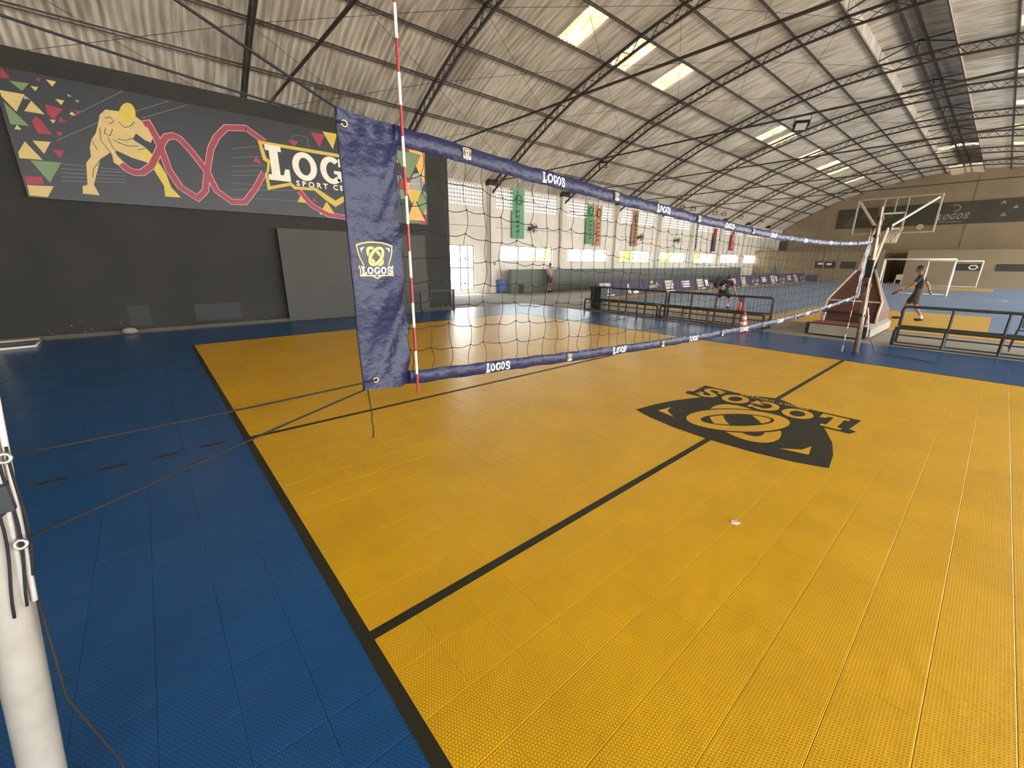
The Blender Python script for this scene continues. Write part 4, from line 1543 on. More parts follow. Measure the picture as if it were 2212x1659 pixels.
def bench(yL, yR, n, label):
    b = thing('tube_bench', (7.3, (yL + yR) / 2, 0), label, 'bench', 'tube-frame benches beside the courts')
    xf, xb = 7.10, 7.56
    r = .032
    c = .07
    for x, h, nm in ((xf, .40, 'seat_frame'), (xb, .82, 'back_frame')):
        MB().tube([(x, yL, .02), (x, yL, h - c), (x, yL - c * .3, h - c * .3), (x, yL - c, h), (x, yR + c, h), (x, yR + c * .3, h - c * .3), (x, yR, h - c), (x, yR, .02)], r, 8).build(nm, M_BENCH, b, smooth=True)
    for i in range(1, n):
        y = yL + (yR - yL) * i / n
        MB().tube([(xf, y, .03), (xf, y, .40)], .027, 6).build('upright', M_BENCH, b)
        MB().tube([(xb, y, .03), (xb, y, .82)], .027, 6).build('upright', M_BENCH, b)
    for x, z in ((xf, .03), (xb, .03), (xb, .40), (xb - .02, .20)):
        MB().tube([(x, yL, z), (x, yR, z)], .016 if z != .40 else .02, 6).build('rail', M_BENCH, b)
    for y in (yL, (yL + yR) / 2, yR):
        MB().tube([(xf, y, .395), (xb, y, .395)], .018, 6).build('cross_bar', M_BENCH, b)
        MB().tube([(xf, y, .03), (xb, y, .03)], .018, 6).build('cross_bar', M_BENCH, b)
    return b


bench(8.25, 5.32, 4, 'long dark tube-frame bench farthest from the hoop')
bench(5.22, 2.25, 4, 'long dark tube-frame bench behind the nearer traffic cone')
bench(-.32, -3.4, 4, 'dark tube-frame bench in front of the walking man')
# a second frame leaning behind the right bench
ch = thing('folding_chair', (8.3, -2.3, 0), 'grey chair frame half hidden behind the right bench', 'chair')
M_CHG = mat('blue grey chair shell', (84, 92, 104), .5, var=.08)
mb = MB()
mb.add([(8.25, -2.02, .42), (8.65, -2.02, .40), (8.65, -2.45, .40), (8.25, -2.45, .42), (8.25, -2.02, .45), (8.65, -2.02, .43), (8.65, -2.45, .43), (8.25, -2.45, .45)],
       [(0, 3, 2, 1), (4, 5, 6, 7), (0, 1, 5, 4), (1, 2, 6, 5), (2, 3, 7, 6), (3, 0, 4, 7)])
mb.build('seat', M_CHG, ch)
MB().tube([(8.22, -2.03, .45), (8.14, -2.03, .78), (8.13, -2.1, .84), (8.13, -2.4, .84), (8.14, -2.44, .78), (8.22, -2.44, .45)], .014, 6).build('back_frame', M_BLKPAD, ch, smooth=True)
mb = MB()
mb.add([(8.20, -2.05, .5), (8.14, -2.05, .82), (8.14, -2.42, .82), (8.20, -2.42, .5), (8.215, -2.05, .5), (8.155, -2.05, .82), (8.155, -2.42, .82), (8.215, -2.42, .5)],
       [(0, 1, 2, 3), (7, 6, 5, 4), (0, 4, 5, 1), (1, 5, 6, 2), (2, 6, 7, 3), (3, 7, 4, 0)])
mb.build('backrest', M_CHG, ch)
for a, b in (((8.24, -2.03, .43), (8.16, -2.0, 0)), ((8.24, -2.44, .43), (8.16, -2.47, 0)), ((8.62, -2.03, .41), (8.7, -2.0, 0)), ((8.62, -2.44, .41), (8.7, -2.47, 0))):
    MB().tube([a, b], .012, 6).build('leg', M_BLKPAD, ch)

# ------------------------------------------------------------------ cones
M_CONE = mat('orange red cone plastic', (214, 66, 42), .5, var=.08)
M_CONEW = mat('white reflective band', (232, 226, 218), .5, var=.04)


def cone(x, y, h, r, stripes, label):
    c = thing('traffic_cone', (x, y, 0), label, 'cone')
    mb = MB()
    mb.box(x - r * 1.25, x + r * 1.25, y - r * 1.25, y + r * 1.25, 0, .025)
    mb.build('base', M_CONE, c)
    MB().lathe([(r, .02), (r * .93, h * .12), (.022, h * .97), (.018, h)], (x, y, 0), 18).build('body', M_CONE, c, smooth=True)
    for a, b in stripes:
        ra = r * .93 + (.022 - r * .93) * (a - .12) / .85 + .002
        rb = r * .93 + (.022 - r * .93) * (b - .12) / .85 + .002
        MB().lathe([(ra, h * a), (rb, h * b)], (x, y, 0), 18).build('reflective_band', M_CONEW, c, smooth=True)
    return c


cone(6.70, 2.60, .50, .13, ((.32, .48), (.60, .76)), 'white banded orange traffic cone on blue tiles before the bench')
cone(11.42, 4.50, .35, .10, (), 'plain orange traffic cone on the far court beyond the bench')

# ------------------------------------------------------------------ bins, bag
M_BINB = mat('blue bin plastic', (92, 118, 168), .5, var=.06)
bb = thing('blue_bin', (10.15, 16.75, 0), 'blue plastic waste bin beside the first wall pillar', 'bin')
mb = MB()
mb.add([(9.95, 16.58, 0), (10.35, 16.58, 0), (10.35, 16.92, 0), (9.95, 16.92, 0), (9.9, 16.54, .66), (10.4, 16.54, .66), (10.4, 16.94, .66), (9.9, 16.94, .66)],
       [(0, 3, 2, 1), (4, 5, 6, 7), (0, 1, 5, 4), (1, 2, 6, 5), (2, 3, 7, 6), (3, 0, 4, 7)])
mb.build('body', M_BINB, bb)
mb = MB()
mb.box(9.88, 10.42, 16.52, 16.95, .66, .70).box(9.98, 10.32, 16.6, 16.88, .70, .73)
mb.build('lid', M_BINB, bb)
box('pedal', M_BLKPAD, bb, 10.08, 10.22, 16.50, 16.58, .02, .08)
gbn = thing('green_bin', (7.85, 8.35, 0), 'dark green upright bin at the left end of the benches', 'bin')
M_BING = mat('dark green bin', (56, 64, 56), .55, var=.08)
mb = MB()
mb.add([(7.68, 8.0, 0), (8.02, 8.0, 0), (8.02, 8.42, 0), (7.68, 8.42, 0), (7.64, 7.96, .76), (8.06, 7.96, .76), (8.06, 8.46, .76), (7.64, 8.46, .76)],
       [(0, 3, 2, 1), (4, 5, 6, 7), (0, 1, 5, 4), (1, 2, 6, 5), (2, 3, 7, 6), (3, 0, 4, 7)])
mb.build('body', M_BING, gbn)
box('lid', M_BING, gbn, 7.62, 8.08, 7.94, 8.48, .76, .81)
for y in (8.1, 8.32):
    box('rib', M_BING, gbn, 7.625, 7.66, y, y + .02, .1, .7)
# pale box against the low wall
cb = thing('cardboard_box', (11.2, 15.9, 0), 'small grey box on the floor against the dark low wall', 'box')
M_CB = mat('grey box', (120, 120, 110), .8, var=.06)
box('body', M_CB, cb, 10.95, 11.5, 15.75, 16.1, 0, .44)
box('lid', M_CB, cb, 10.93, 11.52, 15.73, 16.12, .40, .46)
bag = MB()
vs_, fs_ = [], []
for j in range(9):
    ph_ = math.pi * j / 8
    for i in range(16):
        a = 2 * math.pi * i / 16
        rx, ry, rz = .62, .30, .62
        k = 1 - .55 * max(0, math.cos(ph_))
        vs_.append((25.6 + rx * k * math.sin(ph_) ** .6 * math.cos(a), 11.4 + ry * k * math.sin(ph_) ** .6 * math.sin(a), .40 + .40 * math.cos(ph_)))
for j in range(8):
    for i in range(16):
        fs_.append((j * 16 + i, (j + 1) * 16 + i, (j + 1) * 16 + (i + 1) % 16, j * 16 + (i + 1) % 16))
bag.add(vs_, fs_)
tag(bag.build('sports_bag', mat('black bag cloth', (42, 42, 40), .8, var=.15, scale=8), smooth=True), 'dark heaped sports bag in the gap between the advertising boards', 'bag')

# ------------------------------------------------------------------ advertising boards
M_AD = mat('dark purple advert vinyl', (62, 56, 76), .55, var=.1, scale=2)
M_ADW = mat('white advert print', (222, 212, 196), .6, var=.05)
M_ADY = mat('yellow advert print', (216, 196, 80), .6, var=.05)
M_ADR = mat('salmon advert print', (196, 110, 96), .6, var=.05)
ADX = [11.8, 13.85, 15.95, 18.0, 19.95, 21.98, 27.0, 29.05, 31.1, 33.2, 35.3, 37.4, 39.5, 41.4, 43.2]
ADT = ['block', 'figure', 'logo', 'block', 'lines', 'block2', 'lines', 'block', 'shapes', 'lines', 'block2', 'shapes', 'lines', 'block', 'shapes']
ADL = ['nearest advertising board, with a white text block', 'advertising board with a pale figure, second from the near end', 'purple advertising board with LOGOS and yellow petals', 'advertising board with big white letters beside the petal board', 'advertising board with three white text lines before the bag', 'advertising board with two white blocks just before the sports bag',
       'first advertising board beyond the sports bag', 'second advertising board beyond the sports bag', 'third advertising board beyond the sports bag', 'fourth advertising board beyond the sports bag', 'fifth advertising board beyond the sports bag',
       'sixth advertising board beyond the sports bag', 'third advertising board from the far corner', 'second advertising board from the far corner', 'farthest advertising board at the corner of the blue court']
rga = random.Random(5)
for i, x in enumerate(ADX):
    wd = (ADX[i + 1] - x if i + 1 < len(ADX) and ADX[i + 1] - x < 2.3 else 2.0) - .04
    r = thing('advert_board', (x + wd / 2, 11.3, 0), ADL[i], 'advertising board', 'advertising boards along the far court')
    mb = MB()
    mb.add([(x, 11.20, .02), (x + wd, 11.20, .02), (x + wd, 11.48, .80), (x, 11.48, .80), (x, 11.23, .02), (x + wd, 11.23, .02), (x + wd, 11.51, .80), (x, 11.51, .80)],
           [(0, 1, 2, 3), (7, 6, 5, 4), (0, 4, 5, 1), (1, 5, 6, 2), (2, 6, 7, 3), (3, 7, 4, 0)])
    mb.build('panel', M_AD, r)
    MB().tube([(x + .1, 11.50, .76), (x + .1, 11.80, .02)], .015, 4).build('prop', M_STEEL, r)
    MB().tube([(x + wd - .1, 11.50, .76), (x + wd - .1, 11.80, .02)], .015, 4).build('prop', M_STEEL, r)
    on = lambda u, v, x=x: (x + u, 11.20 + .28 * v / .78 - .006, .02 + v)
    q = MB()
    ty = ADT[i]
    if ty in ('block', 'block2'):
        for rr in range(3):
            u = .25
            while u < 1.05:
                w_ = rga.uniform(.07, .15)
                q.poly([(u, .18 + rr * .17), (u + w_, .18 + rr * .17), (u + w_ - .01, .32 + rr * .17), (u, .32 + rr * .17)], on)
                u += w_ + .03
        q.poly([(.25, .05), (1.3, .05), (1.3, .10), (.25, .10)], on)
        if ty == 'block2':
            q.poly([(1.4, .2), (1.8, .2), (1.75, .6), (1.35, .6)], on)
    elif ty == 'lines':
        for rr in range(3):
            q.poly([(.25, .22 + rr * .14), (1.25, .22 + rr * .14), (1.25, .31 + rr * .14), (.3, .31 + rr * .14)], on)
    elif ty == 'shapes':
        for k in range(5):
            u = .3 + .3 * k
            q.poly([(u, .25 + .1 * (k % 3)), (u + .16, .22 + .1 * (k % 3)), (u + .1, .45 + .1 * (k % 2))], on)
        q.poly([(.6, .05), (1.5, .05), (1.5, .10), (.6, .10)], on)
    elif ty == 'figure':
        q.poly([(.5, .1), (.75, .1), (.72, .45), (.62, .62), (.5, .45)], on)
        q.poly([(.95, .08), (1.5, .08), (1.45, .22), (1.0, .2)], on)
    else:
        word_logos(q, .55, .30, .75, .16, on, gap=.12)
        y_ = MB()
        y_.poly([(.70, .66), (1.0, .68), (.92, .52), (.78, .54)], on)
        y_.build('petal_print', M_ADY, r)
        y_ = MB()
        y_.poly([(1.35, .62), (1.55, .42), (1.5, .38), (1.3, .52)], on)
        y_.build('petal_print', M_ADY, r)
    q.build('advert_print', M_ADW, r, kind='stuff')

# ------------------------------------------------------------------ hanging team banners and fans on the window wall
FLG = [(11.15, 12.05, 5.60, 2.95, (110, 160, 128), (62, 116, 84), 'wide green hanging banner nearest the gate'), (17.6, 18.35, 5.50, 2.85, (112, 150, 112), (66, 104, 72), 'green hanging banner with pinched top beside the brown one'),
       (18.45, 19.2, 5.45, 2.75, (188, 142, 112), (124, 88, 66), 'brown hanging banner next to the pinched green one'), (22.85, 23.6, 5.4, 2.85, (172, 130, 100), (112, 80, 58), 'brown hanging banner beside a wall fan'),
       (32.3, 33.1, 5.1, 2.9, (74, 96, 102), (170, 180, 178), 'dark teal hanging banner with pale letters'), (36.2, 36.95, 4.9, 2.75, (150, 62, 66), (70, 90, 98), 'red and teal hanging banner in the middle of three far ones'),
       (40.2, 41.0, 4.8, 2.9, (176, 70, 80), (224, 190, 186), 'red hanging banner farthest along the window wall')]
for i, (x0, x1, zt, zb, c, c2, lab) in enumerate(FLG):
    fm = mat('banner cloth %d' % i, c, .85, var=.08, scale=4)  # banner colours paled, window flare is mixed into them
    fi = mat('banner ink %d' % i, c2, .85, var=.08, scale=4)
    mb = MB()
    vs_, fs_ = [], []
    nu, nv = 10, 20
    for s in (0, 1):
        for a in range(nu + 1):
            for b in range(nv + 1):
                u, v = a / nu, b / nv
                dip = (.28 if i in (1, 2) else .12) * (1 - abs(2 * u - 1)) * (1 - v) ** 6
                vs_.append((x0 + (x1 - x0) * u, WY - .14 + .03 * math.sin(7 * u + 3 * v) - .012 * s, zt - (zt - zb) * v - dip))
    q = (nu + 1) * (nv + 1)
    for s in (0, 1):
        for a in range(nu):
            for b in range(nv):
                k = s * q + a * (nv + 1) + b
                fs_.append((k, k + 1, k + nv + 2, k + nv + 1) if s else (k + nv + 1, k + nv + 2, k + 1, k))
    mb.add(vs_, fs_)
    fb = thing('hanging_banner', ((x0 + x1) / 2, WY - .14, zb), lab, 'banner', 'team banners on the window wall')
    mb.build('cloth', fm, fb, smooth=True)
    if i == 5:
        box('cloth_stripe', fi, fb, x0 + .02, x0 + .35, WY - .21, WY - .205, zb, zb + 1.2)
    else:
        y = WY - .20
        mb = MB()
        ring(mb, (x0 + x1) / 2, zt - .62, .2, .24, .09, 0, lambda a, b, y=y: (a, y, b), 14)
        mb.build('badge', fi, fb)
        for k in range(5):
            mb = MB()
            z = zb + .3 + .26 * k
            mb.poly([(x0 + .18, z), (x0 + .52, z + .06), (x0 + .50, z + .18), (x0 + .20, z + .10)], lambda a, b, y=y: (a, y, b))
            mb.build('banner_letter', fi, fb)

M_FAN = mat('grey fan plastic', (70, 72, 70), .5, var=.08)


def wall_fan(x, z, lab, y=None):
    y = y or WY
    f = thing('wall_fan', (x, y - .05, z), lab, 'fan', 'wall fans on the window wall')
    box('bracket', M_FAN, f, x - .05, x + .05, y - .14, y - .001, z - .12, z + .05)
    c = (x + .12, y - .30, z + .02)
    MB().lathe([(.06, -.02), (.09, .04), (.09, .14), (.04, .18)], c, 12, axis='y').build('motor', M_FAN, f, smooth=True)
    mb = MB()
    for r_ in (.28, .2, .12):
        mb.tube([(c[0] + r_ * math.cos(a), c[1] - .06 - .03 * (1 - r_ / .28), c[2] + r_ * math.sin(a)) for a in np.linspace(0, 2 * math.pi, 25)[:-1]], .008, 4, closed=True)
    for k in range(12):
        a = 2 * math.pi * k / 12
        mb.tube([(c[0], c[1] - .1, c[2]), (c[0] + .28 * math.cos(a), c[1] - .06, c[2] + .28 * math.sin(a))], .005, 3)
    mb.build('guard', M_FAN, f)
    for k in range(3):
        a = 2 * math.pi * k / 3 + .4
        mb = MB()
        mb.poly([(.03, -.03), (.24, -.09), (.26, .02), (.2, .08), (.04, .04)], lambda u, v: (c[0] + u * math.cos(a) - v * math.sin(a), c[1] - .04, c[2] + u * math.sin(a) + v * math.cos(a)))
        mb.build('blade', M_FAN, f)
    return f


wall_fan(12.55, 3.55, 'grey wall fan right of the wide green banner')
wall_fan(23.75, 3.5, 'grey wall fan beside the lone brown banner')
wall_fan(29.3, 3.48, 'dark wall fan between the brown and the teal banner')
wall_fan(6.2, 4.45, 'dark wall fan at the end of the charcoal wall, left of the gate')

# conduit on the first pillar, switch box
cd = MB()
cd.tube([(9.55, WY - .27, 5.4), (9.50, WY - .27, 4.9), (9.50, WY - .27, .3)], .022, 6)
tag(cd.build('conduit', M_FRAME), 'grey vertical conduit on the pillar by the gate', 'pipe')
sb = thing('switch_box', (9.9, WY - .26, 1.5), 'small grey switch box on the pillar by the gate', 'switch')
box('case', M_FRAME, sb, 9.76, 9.84, WY - .27, WY - .24, 1.5, 1.62)
box('button', M_DARKSIGN, sb, 9.78, 9.82, WY - .275, WY - .27, 1.53, 1.59)

# ------------------------------------------------------------------ floodlights on trusses and eave lamps
M_LAMPB = mat('black lamp housing', (34, 32, 31), .5, .2, var=.1)
M_LENS = mat('pale lamp lens', (190, 186, 176), .2, var=.03)


def floodlight(x, y, z, s, lab, face=(-.6, -.35, -.7)):
    f = thing('floodlight', (x, y, z), lab, 'floodlight', 'floodlights under the roof')
    d = Vector(face).normalized()
    side = d.cross(Vector((0, 0, 1))).normalized()
    up = side.cross(d)
    c = Vector((x, y, z))
    P = lambda a, b, e: tuple(c + side * a * s + up * b * s + d * e * s)
    mb = MB()
    mb.add([P(-.5, -.4, -.1), P(.5, -.4, -.1), P(.5, .4, -.1), P(-.5, .4, -.1), P(-.5, -.4, .1), P(.5, -.4, .1), P(.5, .4, .1), P(-.5, .4, .1)],
           [(0, 3, 2, 1), (4, 5, 6, 7), (0, 1, 5, 4), (1, 2, 6, 5), (2, 3, 7, 6), (3, 0, 4, 7)])
    mb.build('housing', M_LAMPB, f)
    mb = MB()
    mb.add([P(-.38, -.28, .11), P(.38, -.28, .11), P(.38, .28, .11), P(-.38, .28, .11)], [(0, 1, 2, 3)])
    mb.build('lens', M_LENS, f)
    MB().tube([P(-.55, 0, 0), P(-.55, .75, -.1), P(.55, .75, -.1), P(.55, 0, 0)], .02 * s + .008, 5).build('bracket', M_LAMPB, f)
    return f


floodlight(15.35, 14.25, 6.86, .42, 'black floodlight hanging from the truss above the LOGOS top band')
floodlight(21.0, 6.62, 8.25, .62, 'large black floodlight below the roof at upper right')
EAVE = [(22.0, 'first'), (24.2, 'second'), (28.2, 'third'), (30.0, 'fourth'), (34.0, 'fifth'), (35.8, 'sixth'), (39.6, 'seventh'), (45.0, 'eighth')]
for x, o_ in EAVE:
    floodlight(x, 16.2, 5.78 + .004 * x, .34, 'small square lamp under the eaves, %s from the brown banner' % o_, (-.9, -.3, -.2))

# loudspeaker and railing on top of the far room block
spk = thing('loudspeaker', (47.2, 14.6, 3.03), 'dark loudspeaker box on the far room block corner', 'loudspeaker')
box('cabinet', mat('dark speaker', (58, 60, 58), .6, var=.05), spk, 47.6, 48.1, 14.3, 15.0, 3.02, 4.0)
box('grille', M_DARKSIGN, spk, 47.58, 47.6, 14.36, 14.94, 3.1, 3.92)
rl = thing('railing', (48.4, 13.7, 3.02), 'white baluster railing on the far room block', 'railing')
for k in range(6):
    box('baluster', M_BLOCKW, rl, 48.2, 48.3, 12.9 + .22 * k, 12.98 + .22 * k, 3.02, 4.6)
box('top_rail', M_BLOCKW, rl, 48.15, 48.35, 12.85, 14.2, 4.6, 4.75)

# banner on the end wall
M_EB = mat('end wall banner vinyl', (70, 64, 52), .6, var=.12, scale=.8)
eb = box('end_wall_banner', M_EB, None, X_END - .12, X_END - .07, -8, 11.9, 5.45, 7.45)
tag(eb, 'long dark banner with grey LOGOS lettering on the far end wall', 'banner')
ew_map = lambda u, v: (X_END - .125, 3.9 - u, 5.95 + v + u * .03)
M_EBL = mat('pale banner print', (150, 144, 130), .6, var=.05)
q = MB()
word_logos(q, 0, -.1, 2.1, .55, lambda u, v: ew_map(u + v * .25, v), gap=.14)
q.build('banner_lettering', M_EBL, eb)
box('banner_rule', M_EBL, eb, X_END - .125, X_END - .12, 2.1, 3.85, 5.66, 5.71)
q = MB()
q.stroke(arc(2.75, 6.9, .3, .28, 40, 290, 10), .08, lambda a, b: (X_END - .126, a, b))
q.build('banner_mark', M_EBL, eb)
for a, b in ((-.6, 6.0), (-1.2, 6.6), (-.4, 7.05)):
    q = MB()
    q.poly([(a, b), (a + .4, b), (a + .2, b + .3)], lambda y, z: (X_END - .126, y, z))
    q.build('triangle_print', M_EBL, eb)
M_EBD = mat('dim banner print', (96, 86, 68), .6, var=.1)
for y, z, s in ((11.2, 5.6, 1.1), (10.0, 6.4, .9), (9.0, 5.7, 1.0), (7.9, 6.3, .8), (7.0, 5.6, .7)):
    q = MB()
    q.poly([(y, z), (y - s, z), (y - s / 2, z + s)], lambda a, b: (X_END - .126, a, b))
    q.build('triangle_print', M_EBD, eb)

# small far things
ct = thing('storage_crate', (46.2, 11.0, 0), 'blue crate on the floor at the far room block', 'crate')
box('body', mat('dull blue crate', (62, 74, 100), .6, var=.06), ct, 46.0, 46.5, 10.6, 11.5, -.012, .55)
box('lid', mat('dull blue crate', (62, 74, 100), .6, var=.06), ct, 45.97, 46.53, 10.57, 11.53, .55, .62)
pc = thing('plastic_chair', (45.8, 4.4, 0), 'pale plastic chair by the dark passage of the far end', 'chair')
M_PC = mat('pale plastic', (176, 164, 140), .5, var=.05)
box('seat', M_PC, pc, 45.6, 46.0, 4.2, 4.65, .40, .44)
box('backrest', M_PC, pc, 45.97, 46.02, 4.2, 4.65, .44, .85)
for x, y in ((45.6, 4.2), (45.6, 4.61), (45.96, 4.2), (45.96, 4.61)):
    box('leg', M_PC, pc, x, x + .04, y, y + .04, -.012, .40)
tn = MB()
tn.add([(43.4, 14.4, 0), (43.4, 13.3, 0), (44.3, 13.3, 0), (44.3, 14.4, 0), (43.85, 13.85, 1.7)], [(0, 1, 4), (1, 2, 4), (2, 3, 4), (3, 0, 4), (0, 3, 2, 1)])
tag(tn.build('tarp_cover', mat('grey tarp', (92, 96, 100), .7, var=.08, scale=3)), 'grey pointed tarp cover standing before the far wall corner', 'tarp')
# ------------------------------------------------------------------ people
def skin(name, J, E_, m, parent, sub=2):
    """J: list of (pos, radius); E_: edges.  Skin + subdivision baked to one mesh."""
    off = world_loc(parent)
    me = bpy.data.meshes.new(name)
    me.from_pydata([tuple(Vector(p) - off) for p, r in J], E_, [])
    me.update()
    o = bpy.data.objects.new(name, me)
    COL.objects.link(o)
    o.modifiers.new('skin', 'SKIN')
    sv = me.skin_vertices[0].data
    for i, (p, r) in enumerate(J):
        rr = r if isinstance(r, (tuple, list)) else (r, r)
        sv[i].radius = rr
        sv[i].use_root = (i == 0)
    s = o.modifiers.new('subd', 'SUBSURF')
    s.levels = sub
    s.render_levels = sub
    dg = bpy.context.evaluated_depsgraph_get()
    nm = bpy.data.meshes.new_from_object(o.evaluated_get(dg))
    o.modifiers.clear()
    o.data = nm
    bpy.data.meshes.remove(me)
    nm.name = name
    nm.materials.clear()
    nm.materials.append(m)
    nm.polygons.foreach_set('use_smooth', [True] * len(nm.polygons))
    o.parent = parent
    return o


M_SKIN = mat('brown skin', (150, 104, 82), .55, var=.06, scale=12)
M_SKIN2 = mat('tan skin', (186, 128, 104), .55, var=.06, scale=12)
M_HAIR = mat('dark hair', (40, 30, 26), .6, var=.2, scale=60)
M_BLK = mat('black sports cloth', (46, 44, 44), .85, var=.12, scale=10)
M_GRY = mat('charcoal cloth', (70, 66, 64), .85, var=.12, scale=10)
M_LGR = mat('light grey cloth', (150, 148, 140), .85, var=.1, scale=10)
M_SHOE = mat('dark shoe', (52, 48, 46), .6, var=.1)
M_SOCK = mat('white sock', (214, 206, 196), .8, var=.05)


def head(parent, c, f, m, hr):
    """head with face: c centre, f facing direction (xy)"""
    f = Vector(f).normalized()
    s = Vector((f.y, -f.x, 0))
    u = Vector((0, 0, 1))
    c = Vector(c)
    mb = MB()
    nu, nv = 18, 12
    vs_, fs_ = [], []
    for j in range(nv + 1):
        p = math.pi * j / nv
        for i in range(nu):
            a = 2 * math.pi * i / nu
            x, y, z = math.sin(p) * math.cos(a), math.sin(p) * math.sin(a), math.cos(p)
            w = .072 * (1 - .22 * max(0, -z))
            d = .094 * (1 - .10 * max(0, -z))
            q = c + s * (w * y) + f * (d * x) + u * (.118 * z)
            if x > .86 and -.35 < z < .1:
                q += f * .016
            vs_.append(q)
    for j in range(nv):
        for i in range(nu):
            fs_.append((j * nu + i, (j + 1) * nu + i, (j + 1) * nu + (i + 1) % nu, j * nu + (i + 1) % nu))
    mb.add(vs_, fs_)
    for k in (-1, 1):
        e = c + s * .074 * k - f * .005
        mb.tube([e + u * .025, e + s * .012 * k, e - u * .028], .012, 6)
    h = mb.build('head', m, parent, smooth=True)
    hb = MB()
    vs_, fs_ = [], []
    for j in range(8):
        p = math.pi * .62 * j / 7
        for i in range(nu):
            a = 2 * math.pi * i / nu
            x, y, z = math.sin(p) * math.cos(a), math.sin(p) * math.sin(a), math.cos(p)
            zz = max(z, .25 if x > .3 else -.35)
            vs_.append(c + s * (.080 * y) + f * (.101 * x - .004) + u * (.127 * zz + .004))
    for j in range(7):
        for i in range(nu):
            fs_.append((j * nu + i, (j + 1) * nu + i, (j + 1) * nu + (i + 1) % nu, j * nu + (i + 1) % nu))
    hb.add(vs_, fs_)
    hb.build('hair', hr, h, smooth=True)
    fe = MB()
    for k in (-1, 1):
        e = c + s * .030 * k + f * .086 + u * .012
        fe.tube([e - s * .012, e + s * .012], .006, 5)
    fe.tube([c + f * .092 - u * .052 - s * .02, c + f * .092 - u * .052 + s * .02], .005, 5)
    fe.build('face', M_HAIR, h)
    return h


def hand(parent, w, d, side, m):
    """palm and five fingers continuing from wrist w along d"""
    d = Vector(d).normalized()
    side = Vector(side).normalized()
    n = d.cross(side).normalized()
    w = Vector(w)
    mb = MB()
    mb.tube([w, w + d * .045, w + d * .085], [.022, .036, .030], 8)
    for k, L in enumerate((.062, .074, .070, .056)):
        b = w + d * .080 + side * (.021 - .014 * k)
        mb.tube([b, b + d * L * .5 + n * .006, b + d * L * .8 + n * .022], [.0085, .008, .006], 5)
    b = w + d * .03 + side * .030
    mb.tube([b, b + side * .026 + d * .022, b + side * .030 + d * .05 + n * .01], [.010, .009, .007], 5)
    return mb.build('hand', m, parent, smooth=True)


def person(name, base, J, facing, label, shirt, shorts, m, long=False):
    r = thing(name, base, label, 'person')
    B = Vector(base)
    G = lambda k: B + Vector(J[k])
    pts = ['pel', 'spn', 'chs', 'nck', 'hd0', 'shL', 'elL', 'wrL', 'shR', 'elR', 'wrR', 'hpL', 'knL', 'anL', 'hpR', 'knR', 'anR']
    rad = dict(pel=(.115, .10), spn=(.10, .085), chs=(.125, .09), nck=.05, hd0=.045, shL=.058, elL=.038, wrL=.026, shR=.058, elR=.038, wrR=.026, hpL=.085, knL=.055, anL=.036, hpR=.085, knR=.055, anR=.036)
    idx = {k: i for i, k in enumerate(pts)}
    ed = [('pel', 'spn'), ('spn', 'chs'), ('chs', 'nck'), ('nck', 'hd0'), ('chs', 'shL'), ('shL', 'elL'), ('elL', 'wrL'), ('chs', 'shR'), ('shR', 'elR'), ('elR', 'wrR'), ('pel', 'hpL'), ('hpL', 'knL'), ('knL', 'anL'), ('pel', 'hpR'), ('hpR', 'knR'), ('knR', 'anR')]
    skin('body', [(G(k), rad[k]) for k in pts], [(idx[a], idx[b]) for a, b in ed], m, r)
    head(r, B + Vector(J['hed']), facing, m, M_HAIR)
    mid = lambda a, b, t: G(a) * (1 - t) + G(b) * t
    sh = [(G('spn'), (.135, .115)), (mid('spn', 'pel', 1.75), (.16, .14)), (G('chs'), (.15, .115)), (mid('chs', 'nck', .6), .07), (G('shL'), .075), (mid('shL', 'elL', .75), .062), (G('shR'), .075), (mid('shR', 'elR', .75), .062)]
    skin('shirt', sh, [(0, 1), (0, 2), (2, 3), (2, 4), (4, 5), (2, 6), (6, 7)], shirt, r)
    t = .97 if not long else 1.85
    so = [(G('pel'), (.145, .125)), (mid('pel', 'spn', .95), (.13, .11)), (G('hpL'), .108), (mid('hpL', 'knL', .55), .098), (mid('hpL', 'knL', .98), .092), (G('hpR'), .108), (mid('hpR', 'knR', .55), .098), (mid('hpR', 'knR', .98), .092)]
    skin('shorts', so, [(0, 1), (0, 2), (2, 3), (3, 4), (0, 5), (5, 6), (6, 7)], shorts, r)
    for k in 'LR':
        a, t_ = G('an' + k), G('to' + k)
        mb = MB()
        hl = a + (a - t_).normalized() * .05
        hl.z = max(min(a.z - .05, .05 + B.z + (a.z - B.z) * .5), B.z + .03)
        mb.tube([hl, Vector((a.x, a.y, hl.z + .008)), t_ * .6 + a * .4 - Vector((0, 0, (a.z - B.z) * .3)), t_ + Vector((0, 0, .012)), t_ + (t_ - a).normalized() * .02], [.032, .044, .042, .034, .014], 8)
        mb.build('shoe', M_SHOE, r, smooth=True)
        MB().tube([a - Vector((0, 0, .03)), a + (G('kn' + k) - a).normalized() * .09], .042, 8).build('sock', M_SOCK, r, smooth=True)
        w, e = G('wr' + k), G('el' + k)
        hand(r, w, w - e, Vector(facing), m)
    return r


